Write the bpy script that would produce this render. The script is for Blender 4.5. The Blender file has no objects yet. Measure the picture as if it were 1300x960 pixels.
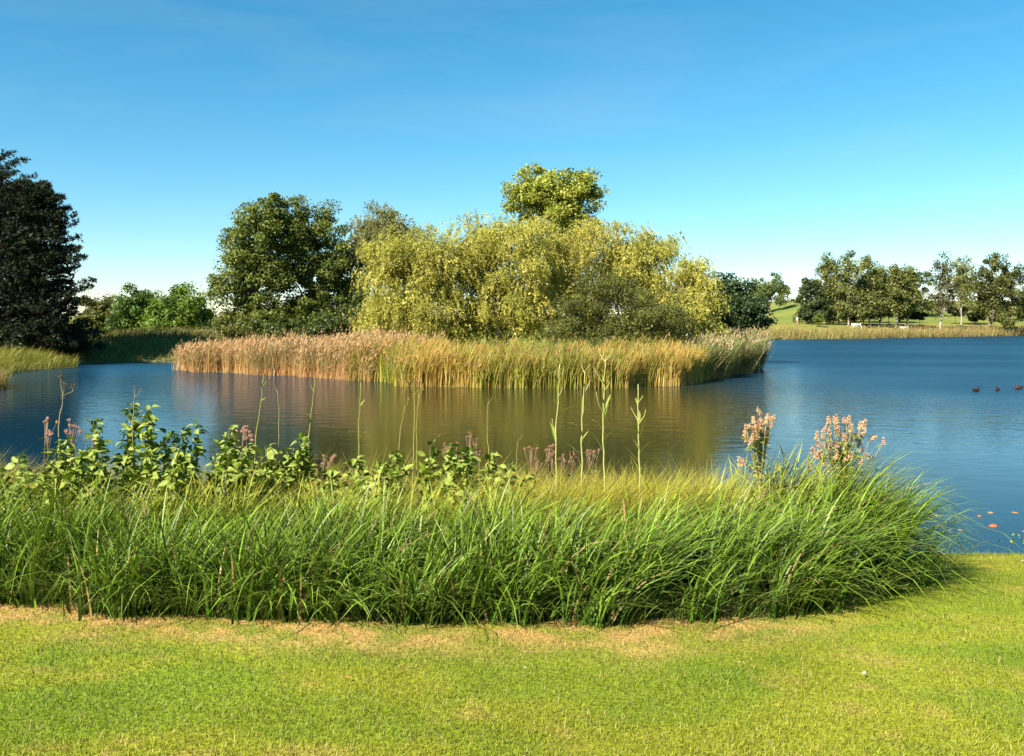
import bpy, math
import numpy as np

rng = np.random.default_rng(11)
R = math.radians
scene = bpy.context.scene
col = scene.collection

# ------------------------------------------------------------------ camera
F_PX, HORIZON, CX, EYE = 1100.0, 411.0, 650.0, 2.9      # focal length, horizon row and centre column in photo pixels
cam_data = bpy.data.cameras.new('camera')
cam_data.sensor_width = 36.0
cam_data.lens = 36.0 * F_PX / 1300.0
cam_data.shift_y = -(480.0 - HORIZON) / 1300.0
cam_data.clip_start, cam_data.clip_end = 0.05, 6000.0
cam = bpy.data.objects.new('camera', cam_data)
cam.location = (0, 0, EYE)
cam.rotation_euler = (R(90), 0, 0)
col.objects.link(cam)
scene.camera = cam

# ------------------------------------------------------------------ sky and sun
SUN_EL, SUN_AZ = 40.0, 226.0           # azimuth of the sun, counter-clockwise from +X
sx, sy, sz = (math.cos(R(SUN_EL)) * math.cos(R(SUN_AZ)), math.cos(R(SUN_EL)) * math.sin(R(SUN_AZ)), math.sin(R(SUN_EL)))
world = bpy.data.worlds.new('World')
scene.world = world
world.use_nodes = True
wn = world.node_tree
wn.nodes.clear()
w_out = wn.nodes.new('ShaderNodeOutputWorld')
w_bg = wn.nodes.new('ShaderNodeBackground')
w_sky = wn.nodes.new('ShaderNodeTexSky')
w_sky.sky_type = 'NISHITA'
w_sky.sun_disc = False
w_sky.sun_elevation = R(SUN_EL)
w_sky.sun_rotation = math.atan2(sx, sy)
w_sky.altitude = 50.0
w_sky.air_density = 1.0
w_sky.dust_density = 0.0
w_sky.ozone_density = 4.0
w_hs = wn.nodes.new('ShaderNodeHueSaturation')
w_hs.inputs['Hue'].default_value = 0.479
w_hs.inputs['Saturation'].default_value = 1.29
w_bg.inputs['Strength'].default_value = 0.052
wn.links.new(w_sky.outputs[0], w_hs.inputs['Color'])
# very thin cirrus, drawn out in long streaks over the whole sky
w_tc = wn.nodes.new('ShaderNodeTexCoord'); w_mp = wn.nodes.new('ShaderNodeMapping'); w_nz = wn.nodes.new('ShaderNodeTexNoise'); w_mr = wn.nodes.new('ShaderNodeMapRange')
w_mp.inputs['Scale'].default_value = (1.3, 3.0, 9.0); w_mp.inputs['Rotation'].default_value = (0.15, 0.22, 0.4)
w_nz.inputs['Scale'].default_value = 1.6; w_nz.inputs['Detail'].default_value = 7; w_nz.inputs['Distortion'].default_value = 0.6
w_mr.inputs['From Min'].default_value = 0.5; w_mr.inputs['From Max'].default_value = 0.8; w_mr.inputs['To Max'].default_value = 0.10
w_mx = wn.nodes.new('ShaderNodeMix'); w_mx.data_type = 'RGBA'; w_mx.inputs['B'].default_value = (4.2, 4.6, 5.0, 1)
wn.links.new(w_tc.outputs['Generated'], w_mp.inputs[0]); wn.links.new(w_mp.outputs[0], w_nz.inputs['Vector']); wn.links.new(w_nz.outputs[0], w_mr.inputs['Value'])
wn.links.new(w_mr.outputs[0], w_mx.inputs['Factor']); wn.links.new(w_hs.outputs[0], w_mx.inputs['A'])
wn.links.new(w_mx.outputs['Result'], w_bg.inputs['Color'])
wn.links.new(w_bg.outputs[0], w_out.inputs['Surface'])

sun_data = bpy.data.lights.new('sun', 'SUN')
sun_data.energy = 5.0
sun_data.angle = R(0.53)
sun_data.color = (1.0, 0.90, 0.74)
sun = bpy.data.objects.new('sun', sun_data)
from mathutils import Vector
sun.rotation_euler = Vector((sx, sy, sz)).to_track_quat('Z', 'Y').to_euler()
sun.location = (-60, -10, 50)
col.objects.link(sun)

vs = scene.view_settings
vs.view_transform = 'Standard'
vs.look = 'None'
vs.exposure = 1.7
vs.gamma = 1.0
vs.use_curve_mapping = False
scene.cycles.max_bounces = 6
scene.cycles.transparent_max_bounces = 8
scene.cycles.diffuse_bounces = 3

# ------------------------------------------------------------------ helpers
def at(px, d):                          # world X of a photo column at distance d
    return (px - CX) / F_PX * d
def zat(py, d):                         # world Z of a photo row at distance d
    return EYE - (py - HORIZON) / F_PX * d
def wd(py):                             # distance at which a photo row meets the water
    return EYE * F_PX / (py - HORIZON)

def tag(o, label=None, category=None, group=None, kind=None):
    if label: o['label'] = label
    if category: o['category'] = category
    if group: o['group'] = group
    if kind: o['kind'] = kind
    return o

def empty(name, loc):
    e = bpy.data.objects.new(name, None)
    e.location = loc
    e.empty_display_size = 0.1
    col.objects.link(e)
    return e

def make_mesh(name, verts, faces, colors=None, smooth=False):
    """verts (N,3); faces: (M,k) int array or list of such arrays; colors (N,3) per vertex"""
    verts = np.asarray(verts, dtype=np.float32)
    if not isinstance(faces, list): faces = [faces]
    faces = [np.asarray(f, dtype=np.int32) for f in faces if len(f)]
    me = bpy.data.meshes.new(name)
    me.vertices.add(len(verts))
    me.vertices.foreach_set('co', verts.ravel())
    idx = np.concatenate([f.ravel() for f in faces])
    sizes = np.concatenate([np.full(len(f), f.shape[1], dtype=np.int32) for f in faces])
    starts = np.concatenate([[0], np.cumsum(sizes)[:-1]]).astype(np.int32)
    me.loops.add(len(idx))
    me.loops.foreach_set('vertex_index', idx)
    me.polygons.add(len(sizes))
    me.polygons.foreach_set('loop_start', starts)
    me.update(calc_edges=True)
    if colors is not None:
        a = me.attributes.new('tone', 'FLOAT_COLOR', 'POINT')
        c4 = np.ones((len(verts), 4), dtype=np.float32)
        c4[:, :3] = colors
        a.data.foreach_set('color', c4.ravel())
    if smooth:
        me.polygons.foreach_set('use_smooth', np.ones(len(sizes), dtype=bool))
    return me

def link(name, me, mat, parent=None, loc=(0, 0, 0)):
    o = bpy.data.objects.new(name, me)
    if mat and not me.materials: me.materials.append(mat)
    o.location = loc
    if parent: o.parent = parent
    col.objects.link(o)
    return o

def norm(v):
    return v / np.maximum(np.linalg.norm(v, axis=-1, keepdims=True), 1e-9)

def tube(path, radii, sides=6):
    path = np.asarray(path, float); radii = np.asarray(radii, float)
    n = len(path)
    t = norm(np.gradient(path, axis=0))
    ref = np.array([0.31, 0.93, 0.2])
    b1 = norm(np.cross(t, ref)); b2 = np.cross(t, b1)
    a = np.arange(sides) * 2 * math.pi / sides
    v = path[:, None, :] + radii[:, None, None] * (np.cos(a)[None, :, None] * b1[:, None, :] + np.sin(a)[None, :, None] * b2[:, None, :])
    v = v.reshape(-1, 3)
    i, j = np.meshgrid(np.arange(n - 1), np.arange(sides), indexing='ij')
    jn = (j + 1) % sides
    f = np.stack([i * sides + j, i * sides + jn, (i + 1) * sides + jn, (i + 1) * sides + j], -1).reshape(-1, 4)
    v = np.vstack([v, path[-1:]])
    top = (n - 1) * sides + np.arange(sides)
    ft = np.stack([top, (n - 1) * sides + (np.arange(sides) + 1) % sides, np.full(sides, len(v) - 1)], -1)
    return v, f, ft

class Geo:                              # collects quads and tris with per-vertex colour
    def __init__(s): s.v, s.q, s.t, s.c, s.n = [], [], [], [], 0
    def add(s, v, q=None, t=None, c=(1, 1, 1)):
        v = np.asarray(v, float)
        if q is not None and len(q): s.q.append(np.asarray(q) + s.n)
        if t is not None and len(t): s.t.append(np.asarray(t) + s.n)
        s.v.append(v)
        c = np.asarray(c, float)
        s.c.append(np.broadcast_to(c, v.shape) if c.ndim == 1 else c)
        s.n += len(v)
    def tube(s, path, radii, sides=6, c=(1, 1, 1)):
        v, q, t = tube(path, radii, sides); s.add(v, q, t, c)
    def mesh(s, name, smooth=False):
        f = []
        if s.q: f.append(np.concatenate(s.q))
        if s.t: f.append(np.concatenate(s.t))
        return make_mesh(name, np.concatenate(s.v), f, np.concatenate(s.c), smooth)

def diamonds(c, a, b, L, W):
    """flat leaf quads: centre c, length axis a, width axis b"""
    n = len(c)
    L = np.broadcast_to(L, n)[:, None]; W = np.broadcast_to(W, n)[:, None]
    v = np.stack([c - a * L * .5, c + b * W * .5 - a * L * .05, c + a * L * .5, c - b * W * .5 - a * L * .05], 1).reshape(-1, 3)
    f = np.arange(4 * n).reshape(n, 4)
    return v, f

def vnoise(x, y, seed=0):               # smooth value noise, 0..1
    xi, yi = np.floor(x).astype(np.int64), np.floor(y).astype(np.int64)
    xf, yf = x - xi, y - yi
    def h(a, b):
        k = (a * 374761393 + b * 668265263 + seed * 974711) & 0x7fffffff
        k = ((k ^ (k >> 13)) * 1274126177) & 0x7fffffff
        return ((k ^ (k >> 16)) & 0xffff) / 65535.0
    u, v = xf * xf * (3 - 2 * xf), yf * yf * (3 - 2 * yf)
    return (h(xi, yi) * (1 - u) + h(xi + 1, yi) * u) * (1 - v) + (h(xi, yi + 1) * (1 - u) + h(xi + 1, yi + 1) * u) * v
def fbm(x, y, seed=0, o=4):
    r = 0; amp = 0.5; tot = 0
    for k in range(o):
        r = r + amp * vnoise(x * 2 ** k + 17.3 * k, y * 2 ** k - 9.1 * k, seed + k); tot += amp; amp *= .5
    return r / tot
def sstep(a, b, x):
    t = np.clip((x - a) / (b - a), 0, 1); return t * t * (3 - 2 * t)

# ------------------------------------------------------------------ materials
def new_mat(name):
    m = bpy.data.materials.new(name); m.use_nodes = True
    nt = m.node_tree; nt.nodes.clear()
    return m, nt, nt.nodes.new('ShaderNodeOutputMaterial')

def leaf_mat(name, trans=0.35, rough=0.5, spec=0.25, underside=None, ttint=(1.25, 1.2, 0.5)):
    m, nt, out = new_mat(name)
    at_ = nt.nodes.new('ShaderNodeAttribute'); at_.attribute_name = 'tone'
    c = at_.outputs['Color']
    if underside:
        g = nt.nodes.new('ShaderNodeNewGeometry')
        mx = nt.nodes.new('ShaderNodeMix'); mx.data_type = 'RGBA'; mx.blend_type = 'MIX'
        nt.links.new(g.outputs['Backfacing'], mx.inputs['Factor'])
        nt.links.new(c, mx.inputs['A']); mx.inputs['B'].default_value = (*underside, 1)
        c = mx.outputs['Result']
    p = nt.nodes.new('ShaderNodeBsdfPrincipled')
    p.inputs['Roughness'].default_value = rough
    p.inputs['Specular IOR Level'].default_value = spec
    nt.links.new(c, p.inputs['Base Color'])
    t = nt.nodes.new('ShaderNodeBsdfTranslucent')
    mm = nt.nodes.new('ShaderNodeMix'); mm.data_type = 'RGBA'; mm.blend_type = 'MULTIPLY'; mm.inputs['Factor'].default_value = 1
    nt.links.new(c, mm.inputs['A']); mm.inputs['B'].default_value = (*ttint, 1)
    nt.links.new(mm.outputs['Result'], t.inputs['Color'])
    mix = nt.nodes.new('ShaderNodeMixShader'); mix.inputs[0].default_value = trans
    nt.links.new(p.outputs[0], mix.inputs[1]); nt.links.new(t.outputs[0], mix.inputs[2])
    nt.links.new(mix.outputs[0], out.inputs['Surface'])
    return m

def solid_mat(name, rough=0.7, spec=0.3, noise=None, bump=0.0, scale=8.0, var=0.5, stretch=(1, 1, 1)):
    m, nt, out = new_mat(name)
    at_ = nt.nodes.new('ShaderNodeAttribute'); at_.attribute_name = 'tone'
    tc = nt.nodes.new('ShaderNodeTexCoord'); mp = nt.nodes.new('ShaderNodeMapping')
    mp.inputs['Scale'].default_value = stretch
    nz = nt.nodes.new('ShaderNodeTexNoise'); nz.inputs['Scale'].default_value = scale; nz.inputs['Detail'].default_value = 6
    nt.links.new(tc.outputs['Object'], mp.inputs[0]); nt.links.new(mp.outputs[0], nz.inputs['Vector'])
    rp = nt.nodes.new('ShaderNodeMapRange')
    rp.inputs['From Min'].default_value = 0.3; rp.inputs['From Max'].default_value = 0.7
    rp.inputs['To Min'].default_value = 1 - var; rp.inputs['To Max'].default_value = 1 + var * .6
    nt.links.new(nz.outputs[0], rp.inputs['Value'])
    mm = nt.nodes.new('ShaderNodeVectorMath'); mm.operation = 'SCALE'
    nt.links.new(at_.outputs['Color'], mm.inputs[0]); nt.links.new(rp.outputs[0], mm.inputs['Scale'])
    p = nt.nodes.new('ShaderNodeBsdfPrincipled')
    p.inputs['Roughness'].default_value = rough; p.inputs['Specular IOR Level'].default_value = spec
    nt.links.new(mm.outputs[0], p.inputs['Base Color'])
    if bump:
        b = nt.nodes.new('ShaderNodeBump'); b.inputs['Strength'].default_value = bump; b.inputs['Distance'].default_value = 0.03
        nt.links.new(nz.outputs[0], b.inputs['Height']); nt.links.new(b.outputs[0], p.inputs['Normal'])
    nt.links.new(p.outputs[0], out.inputs['Surface'])
    return m

M_LEAF = leaf_mat('broad_foliage', 0.32)
M_WILLOW = leaf_mat('willow_foliage', 0.46, rough=.5, spec=.2, ttint=(1.1, 1.08, .55))
M_NEEDLE = leaf_mat('pine_needles', 0.08, rough=.6, spec=.15)
M_SEDGE = leaf_mat('sedge_blades', 0.20, rough=.45, spec=.28, ttint=(1.15, 1.15, .5))
M_DRY = leaf_mat('dry_grass', 0.35, rough=.55, spec=.25, ttint=(1.1, 1.0, .6))
M_HERB = leaf_mat('herb_leaf', 0.25, rough=.5, spec=.18, underside=(0.20, 0.255, 0.045))
M_REED = leaf_mat('reed', 0.42, rough=.55, spec=.25, ttint=(1.1, 1.0, .6))
M_LAWN = leaf_mat('lawn_blades', 0.35, rough=.5, spec=.25, ttint=(1.2, 1.15, .5))
M_FLOWER = leaf_mat('flower', 0.3, rough=.7, spec=.1, ttint=(1, .9, .9))
M_BARK = solid_mat('bark', .85, .2, bump=.5, scale=9, var=.45, stretch=(1, 1, .25))
M_STEM = solid_mat('plant_stem', .5, .35, scale=30, var=.25)
M_WOOD = solid_mat('painted_wood', .6, .3, scale=6, var=.12)
M_STONE = solid_mat('stone', .6, .4, bump=.4, scale=14, var=.35)
M_FEATHER = solid_mat('feathers', .7, .2, scale=25, var=.35)

# ground: colour from the terrain's own zones, fine variation from noise
def ground_material():
    m, nt, out = new_mat('ground')
    at_ = nt.nodes.new('ShaderNodeAttribute'); at_.attribute_name = 'tone'
    tc = nt.nodes.new('ShaderNodeTexCoord')
    n1 = nt.nodes.new('ShaderNodeTexNoise'); n1.inputs['Scale'].default_value = 26; n1.inputs['Detail'].default_value = 8
    n2 = nt.nodes.new('ShaderNodeTexNoise'); n2.inputs['Scale'].default_value = 0.5; n2.inputs['Detail'].default_value = 6
    for n in (n1, n2): nt.links.new(tc.outputs['Object'], n.inputs['Vector'])
    add = nt.nodes.new('ShaderNodeMath'); add.operation = 'ADD'
    nt.links.new(n1.outputs[0], add.inputs[0]); nt.links.new(n2.outputs[0], add.inputs[1])
    rp = nt.nodes.new('ShaderNodeMapRange')
    rp.inputs['From Min'].default_value = .6; rp.inputs['From Max'].default_value = 1.4
    rp.inputs['To Min'].default_value = .6; rp.inputs['To Max'].default_value = 1.35
    nt.links.new(add.outputs[0], rp.inputs['Value'])
    mm = nt.nodes.new('ShaderNodeVectorMath'); mm.operation = 'SCALE'
    nt.links.new(at_.outputs['Color'], mm.inputs[0]); nt.links.new(rp.outputs[0], mm.inputs['Scale'])
    p = nt.nodes.new('ShaderNodeBsdfPrincipled'); p.inputs['Roughness'].default_value = .9; p.inputs['Specular IOR Level'].default_value = .1
    b = nt.nodes.new('ShaderNodeBump'); b.inputs['Strength'].default_value = .6; b.inputs['Distance'].default_value = .03
    nt.links.new(n1.outputs[0], b.inputs['Height']); nt.links.new(b.outputs[0], p.inputs['Normal'])
    nt.links.new(mm.outputs[0], p.inputs['Base Color'])
    nt.links.new(p.outputs[0], out.inputs['Surface'])
    return m

def water_material():
    m, nt, out = new_mat('water')
    N = nt.nodes.new; Lk = nt.links.new
    tc = N('ShaderNodeTexCoord')
    def noise(scale, detail, sc=(1, 1, 1), rot=0):
        mp = N('ShaderNodeMapping'); mp.inputs['Scale'].default_value = sc; mp.inputs['Rotation'].default_value = (0, 0, rot)
        n = N('ShaderNodeTexNoise'); n.inputs['Scale'].default_value = scale; n.inputs['Detail'].default_value = detail; n.inputs['Roughness'].default_value = .55
        Lk(tc.outputs['Object'], mp.inputs[0]); Lk(mp.outputs[0], n.inputs['Vector'])
        return n
    big = noise(1.1, 3, (1, 1.7, 1), R(20)); small = noise(5.0, 3, (1, 1.5, 1), R(-12))
    patch = noise(0.05, 2, (.6, 1.4, 1))
    # ripple height grows from the sheltered near bank to the open lake
    sep = N('ShaderNodeSeparateXYZ'); Lk(tc.outputs['Object'], sep.inputs[0])
    def rangen(val, a, b, c, d):
        r = N('ShaderNodeMapRange'); r.interpolation_type = 'SMOOTHSTEP'
        r.inputs['From Min'].default_value = a; r.inputs['From Max'].default_value = b
        r.inputs['To Min'].default_value = c; r.inputs['To Max'].default_value = d
        Lk(val, r.inputs['Value']); return r.outputs[0]
    def math_(op, a, b):
        n = N('ShaderNodeMath'); n.operation = op
        for k, q in enumerate((a, b)):
            if isinstance(q, (int, float)): n.inputs[k].default_value = q
            else: Lk(q, n.inputs[k])
        return n.outputs[0]
    openy = rangen(sep.outputs['Y'], WATER_Y0, WATER_Y1, WATER_LO, 1.0)
    pt = rangen(patch.outputs[0], .35, .65, .7, 1.15)
    lee = rangen(sep.outputs['X'], 5.0, 20.0, 0.30, 1.0)      # the island shelters the water in front of it
    strength = math_('MULTIPLY', math_('MULTIPLY', openy, pt), lee)
    h = math_('ADD', big.outputs[0], math_('MULTIPLY', small.outputs[0], 0.28))
    hh = math_('MULTIPLY', h, strength)
    b = N('ShaderNodeBump'); b.inputs['Strength'].default_value = 1.0; b.inputs['Distance'].default_value = WATER_AMP
    Lk(hh, b.inputs['Height'])
    # unresolved wavelets far out act as roughness: calm near the bank and in the island's lee, ruffled on the open lake
    fary = rangen(sep.outputs['Y'], 30.0, 75.0, 0.0, 1.0)
    openx = rangen(sep.outputs['X'], 7.0, 24.0, 0.0, 1.0)
    openx = math_('MULTIPLY', openx, rangen(sep.outputs['Y'], 16.0, 40.0, 0.0, 0.9))
    ruff = math_('MULTIPLY', math_('MAXIMUM', fary, openx), rangen(patch.outputs[0], .3, .7, .8, 1.1))
    rough = math_('ADD', 0.05, math_('MULTIPLY', ruff, WATER_ROUGH))
    tr = N('ShaderNodeBsdfTransparent'); tr.inputs['Color'].default_value = (.62, .66, .52, 1)
    # olive turbidity with the island's reflection painted in; clear blue on the open lake
    silt_refl = math_('MULTIPLY', rangen(sep.outputs['X'], 5.0, 13.0, 1.0, 0.0), rangen(sep.outputs['X'], -11.0, -3.0, 0.0, 1.0))
    silt_refl = math_('MULTIPLY', silt_refl, rangen(sep.outputs['Y'], 12.0, 19.0, 0.3, 1.0))
    cm = N('ShaderNodeMix'); cm.data_type = 'RGBA'; Lk(silt_refl, cm.inputs['Factor'])
    cm.inputs['A'].default_value = (*WATER_BODY, 1); cm.inputs['B'].default_value = (*WATER_SILT_REFL, 1)
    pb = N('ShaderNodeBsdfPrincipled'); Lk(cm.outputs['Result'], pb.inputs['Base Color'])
    pb.inputs['IOR'].default_value = 1.33
    Lk(rough, pb.inputs['Roughness']); Lk(b.outputs[0], pb.inputs['Normal'])
    fr = N('ShaderNodeFresnel'); fr.inputs['IOR'].default_value = 1.33
    fac = math_('ADD', 0.62, math_('MULTIPLY', fr.outputs[0], 0.38))
    mix = N('ShaderNodeMixShader'); Lk(fac, mix.inputs[0])
    Lk(tr.outputs[0], mix.inputs[1]); Lk(pb.outputs[0], mix.inputs[2])
    Lk(mix.outputs[0], out.inputs['Surface'])
    return m
WATER_Y0, WATER_Y1, WATER_LO, WATER_AMP = 13.0, 46.0, 0.06, 0.16
WATER_ROUGH = 0.40
WATER_BODY = (0.004, 0.032, 0.062)
WATER_SILT_REFL = (0.036, 0.037, 0.011)

# ------------------------------------------------------------------ terrain
LAKE = np.array([(-60, 24), (-40, 17), (-25, 14), (-14, 13), (-8, 12.8), (-4, 12.4), (-1, 11.6), (1.5, 11.0), (4, 10.6), (7, 10.5), (11, 10.8),
                 (20, 12.5), (60, 20), (160, 40), (300, 80), (460, 160), (480, 300), (330, 310), (230, 268), (180, 238), (126, 211), (94, 188), (69, 168),
                 (48, 158), (20, 118), (0, 94), (-15, 77), (-24.3, 65), (-30.3, 63.5), (-31, 60), (-29, 57.5), (-29.8, 52), (-27, 44), (-22.3, 38), (-25, 31), (-45, 33)], float)
ISLAND = np.array([(-20.9, 54), (-16.1, 50.6), (-11.7, 47.6), (-6.75, 43.7), (-4.7, 40.2), (-1.8, 39.3), (1.8, 39.3), (5, 39.8), (7.3, 40.6), (10.2, 45), (13.3, 50.6),
                   (15.6, 55.0), (17.6, 60.5), (18.2, 66), (12, 73), (0, 73), (-12, 67.5), (-19.5, 60.5)], float)

def poly_sd(x, y, P):                   # signed distance to polygon, positive inside
    d = np.full(x.shape, 1e9); ins = np.zeros(x.shape, bool)
    for (x0, y0), (x1, y1) in zip(P, np.roll(P, -1, 0)):
        ex, ey = x1 - x0, y1 - y0
        t = np.clip(((x - x0) * ex + (y - y0) * ey) / (ex * ex + ey * ey), 0, 1)
        d = np.minimum(d, np.hypot(x - x0 - t * ex, y - y0 - t * ey))
        c = ((y0 > y) != (y1 > y)) & (x < ex * (y - y0) / (ey + 1e-12) + x0)
        ins ^= c
    return np.where(ins, d, -d)

def shore(x, y):                        # distance inland from the nearest waterline (negative in the water)
    x = np.asarray(x, float); y = np.asarray(y, float)
    w = .35 * (fbm(x * .5, y * .5, 5, 3) - .5)
    return np.maximum(-poly_sd(x, y, LAKE), poly_sd(x, y, ISLAND)) + w

def height(x, y):
    x = np.asarray(x, float); y = np.asarray(y, float)
    s = shore(x, y)
    isl = poly_sd(x, y, ISLAND) > -3
    bank = np.where(s < 1.6, .31 * s, .496 + .09 * (s - 1.6))
    lawn = 1.3 - .09 * y                                            # the mown slope down to the near bank
    near = sstep(18, 12, y) * sstep(40, 20, np.abs(x))
    top = np.minimum(bank, 1.5 + .008 * (s - 12))
    land = top * (1 - near) + near * np.minimum(.31 * s + .03, np.minimum(lawn, 1.6))
    land = np.where(isl, np.minimum(.10 * s, .3), land)
    # left inlet bank rises more steeply
    inlet = sstep(-40, -30, x) * sstep(-8, -20, x) * sstep(58, 63, y) * sstep(140, 100, y)
    land = land + inlet * (~isl) * sstep(0, 7, s) * .75
    # grassy hill beyond the far shore
    hill = sstep(66, 112, x - .08 * (y - 250)) * sstep(0, 1, (s - 14) / 95.0)
    far = sstep(120, 160, y) * sstep(20, 60, x)
    land = land + (~isl) * (hill * 9.0 + far * sstep(0, 20, s) * 1.3)
    und = .5 * (fbm(x * .03, y * .03, 3, 3) - .5) * sstep(8, 40, s)
    bed = np.maximum(.22 * s, -1.6)
    return np.where(s > 0, land + und, bed)
def gz(x, y): return float(height(np.array([x]), np.array([y]))[0])

# front edge of the sedge band on the lawn, as ground points
SEDGE_FRONT = []
for px, py in ((-420, 762), (0, 768), (150, 783), (400, 789), (550, 792), (700, 796), (900, 790), (1000, 781), (1100, 764), (1160, 748), (1212, 722)):
    d = 1.6 / ((py - HORIZON) / F_PX - .09)
    SEDGE_FRONT.append((at(px, d), d))
SEDGE_FRONT = np.array(SEDGE_FRONT)
def front_y(x): return np.interp(x, SEDGE_FRONT[:, 0], SEDGE_FRONT[:, 1])

def lawn_color(x, y):
    """mown turf: green, straw-coloured where it has dried out along the sedge"""
    n1 = fbm(x * 1.1, y * 1.8, 21, 4); n2 = fbm(x * 5, y * 7, 31, 3); n3 = fbm(x * .45, y * .6, 41, 3)
    green = np.array([.140, .185, .013]); lush = np.array([.115, .168, .012]); straw = np.array([.37, .245, .085]); lime = np.array([.235, .232, .020])
    c = green + (lush - green) * sstep(.4, .65, n3)[..., None]
    c = c + (lime - c) * (.5 * sstep(.42, .66, n1))[..., None]
    gap = front_y(x) - y
    dry = sstep(1.0, .05, gap + 1.0 * (n1 - .5)) * (.25 + .75 * sstep(.35, .6, n2)) * sstep(2.9, 1.6, x)
    dry = np.maximum(dry, .28 * sstep(.60, .75, n2) * sstep(.4, .6, n1))
    return c + (straw - c) * np.clip(dry, 0, .93)[..., None]

def build_ground():
    ang = np.concatenate([np.arange(-38, 38.01, .62), np.arange(42, 319, 8.0)])
    ang = np.radians(ang)
    r = np.concatenate([[.05, .6, 1.4, 2.2], 2.6 * 1.017 ** np.arange(0, 430)])
    A, Rr = np.meshgrid(ang, r)
    X, Y = Rr * np.sin(A), Rr * np.cos(A)
    Z = height(X, Y)
    s = shore(X, Y)
    n, m_ = X.shape
    v = np.stack([X, Y, Z], -1).reshape(-1, 3)
    i, j = np.meshgrid(np.arange(n - 1), np.arange(m_), indexing='ij')
    jn = (j + 1) % m_
    f = np.stack([i * m_ + j, (i + 1) * m_ + j, (i + 1) * m_ + jn, i * m_ + jn], -1).reshape(-1, 4)[:, ::-1]
    lawn = lawn_color(X, Y)
    nz = fbm(X * .06, Y * .06, 8, 4)
    meadow = np.array([.165, .165, .035]) + (np.array([.12, .15, .03]) - np.array([.165, .165, .035])) * sstep(.4, .6, nz)[..., None]
    dimmed_mud = np.array([.055, .048, .028])
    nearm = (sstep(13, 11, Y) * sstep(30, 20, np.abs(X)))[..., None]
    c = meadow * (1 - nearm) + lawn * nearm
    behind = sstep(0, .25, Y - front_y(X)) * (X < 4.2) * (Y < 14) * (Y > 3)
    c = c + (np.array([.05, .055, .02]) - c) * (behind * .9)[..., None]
    bed = dimmed_mud + (np.array([.10, .085, .05]) - dimmed_mud) * sstep(-1.2, -.2, s)[..., None]  # bed colour darkens away from the bank, imitating light absorbed by the water
    k = sstep(.35, .05, s)[..., None]
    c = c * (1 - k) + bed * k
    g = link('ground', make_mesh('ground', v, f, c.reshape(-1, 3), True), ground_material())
    tag(g, 'mown lawn, lake banks and grassy hill', None, None, 'structure')
build_ground()

wv = np.array([(-75, 8.5, 0), (520, 8.5, 0), (520, 340, 0), (-75, 340, 0)], float)
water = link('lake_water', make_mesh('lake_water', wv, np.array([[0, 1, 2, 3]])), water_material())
tag(water, 'rippled blue lake water around the island', None, None, 'structure')

# ------------------------------------------------------------------ trees
def lobes_world(lobes, d, base, depth=1.0, stagger=.35):
    out = []
    for k, (px, py, rx, ry) in enumerate(lobes):
        ry_w, rx_w = 1.06 * ry / F_PX * d, 1.06 * rx / F_PX * d
        oy = (0 if len(lobes) == 1 else stagger * rx_w * math.sin(2.4 * k + .6))
        out.append((np.array([at(px, d), d + oy, zat(py, d)]) - base, np.array([rx_w, max(rx_w * depth, .5 * ry_w), ry_w])))
    return out

def sample_clumps(L, n, shell=(.45, 1.0), power=.6):
    w = np.array([r[0] * r[2] + .3 * r[0] * r[1] for _, r in L]); w = w / w.sum()
    P, O = [], []
    for (c, r), k in zip(L, rng.multinomial(n, w)):
        u = norm(rng.normal(size=(k, 3)))
        t = shell[0] + (shell[1] - shell[0]) * rng.random(k) ** power
        P.append(c + u * t[:, None] * r); O.append(u)
    return np.concatenate(P), np.concatenate(O)

def color_mix(n, cols, jitter=.18):
    cols = np.array(cols); w = rng.dirichlet(np.ones(len(cols)) * .9, n)
    c = w @ cols
    return c * (1 + jitter * rng.normal(size=(n, 1))).clip(.5, 1.6)

def limbs(g, base_h, L, clumps, rad, colr, n_limb, lean=(0, 0), split=.28):
    """tapered trunk with limbs running out to leaf clumps"""
    ctr = np.mean([c for c, _ in L], 0)
    topz = max(c[2] + r[2] * .35 for c, r in L)
    pts = [np.array([0, 0, -.25])]
    for t in (.06, .2, .4, .6, .8, 1.0):
        sway = rad * 1.5 * rng.normal(size=2)
        pts.append(np.array([ctr[0] * t * .8 + sway[0] + lean[0] * t, ctr[1] * t * .6 + sway[1] + lean[1] * t, topz * t]))
    pts = np.array(pts)
    rr = rad * np.array([1.5, 1.15, 1.0, .8, .6, .4, .15])
    g.tube(pts, rr, 8, colr)
    idx = rng.permutation(len(clumps))[:n_limb]
    for i in idx:
        e = clumps[i]
        t0 = np.clip((e[2] / topz) * .75 - .1 + .1 * rng.normal(), split * .6, .9)
        s0 = np.array([np.interp(t0 * topz, pts[:, 2], pts[:, k]) for k in range(3)])
        r0 = rad * .5 * (1 - .6 * t0)
        mid = s0 * .5 + e * .5 + np.array([0, 0, .12 * np.linalg.norm(e - s0)]) + .12 * rng.normal(size=3)
        q1, q3 = (s0 + mid) / 2 + .05 * rng.normal(size=3), (mid + e) / 2 + .08 * rng.normal(size=3)
        g.tube(np.array([s0, q1, mid, q3, e]), [r0, r0 * .8, r0 * .6, r0 * .4, r0 * .15], 5, colr)

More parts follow.
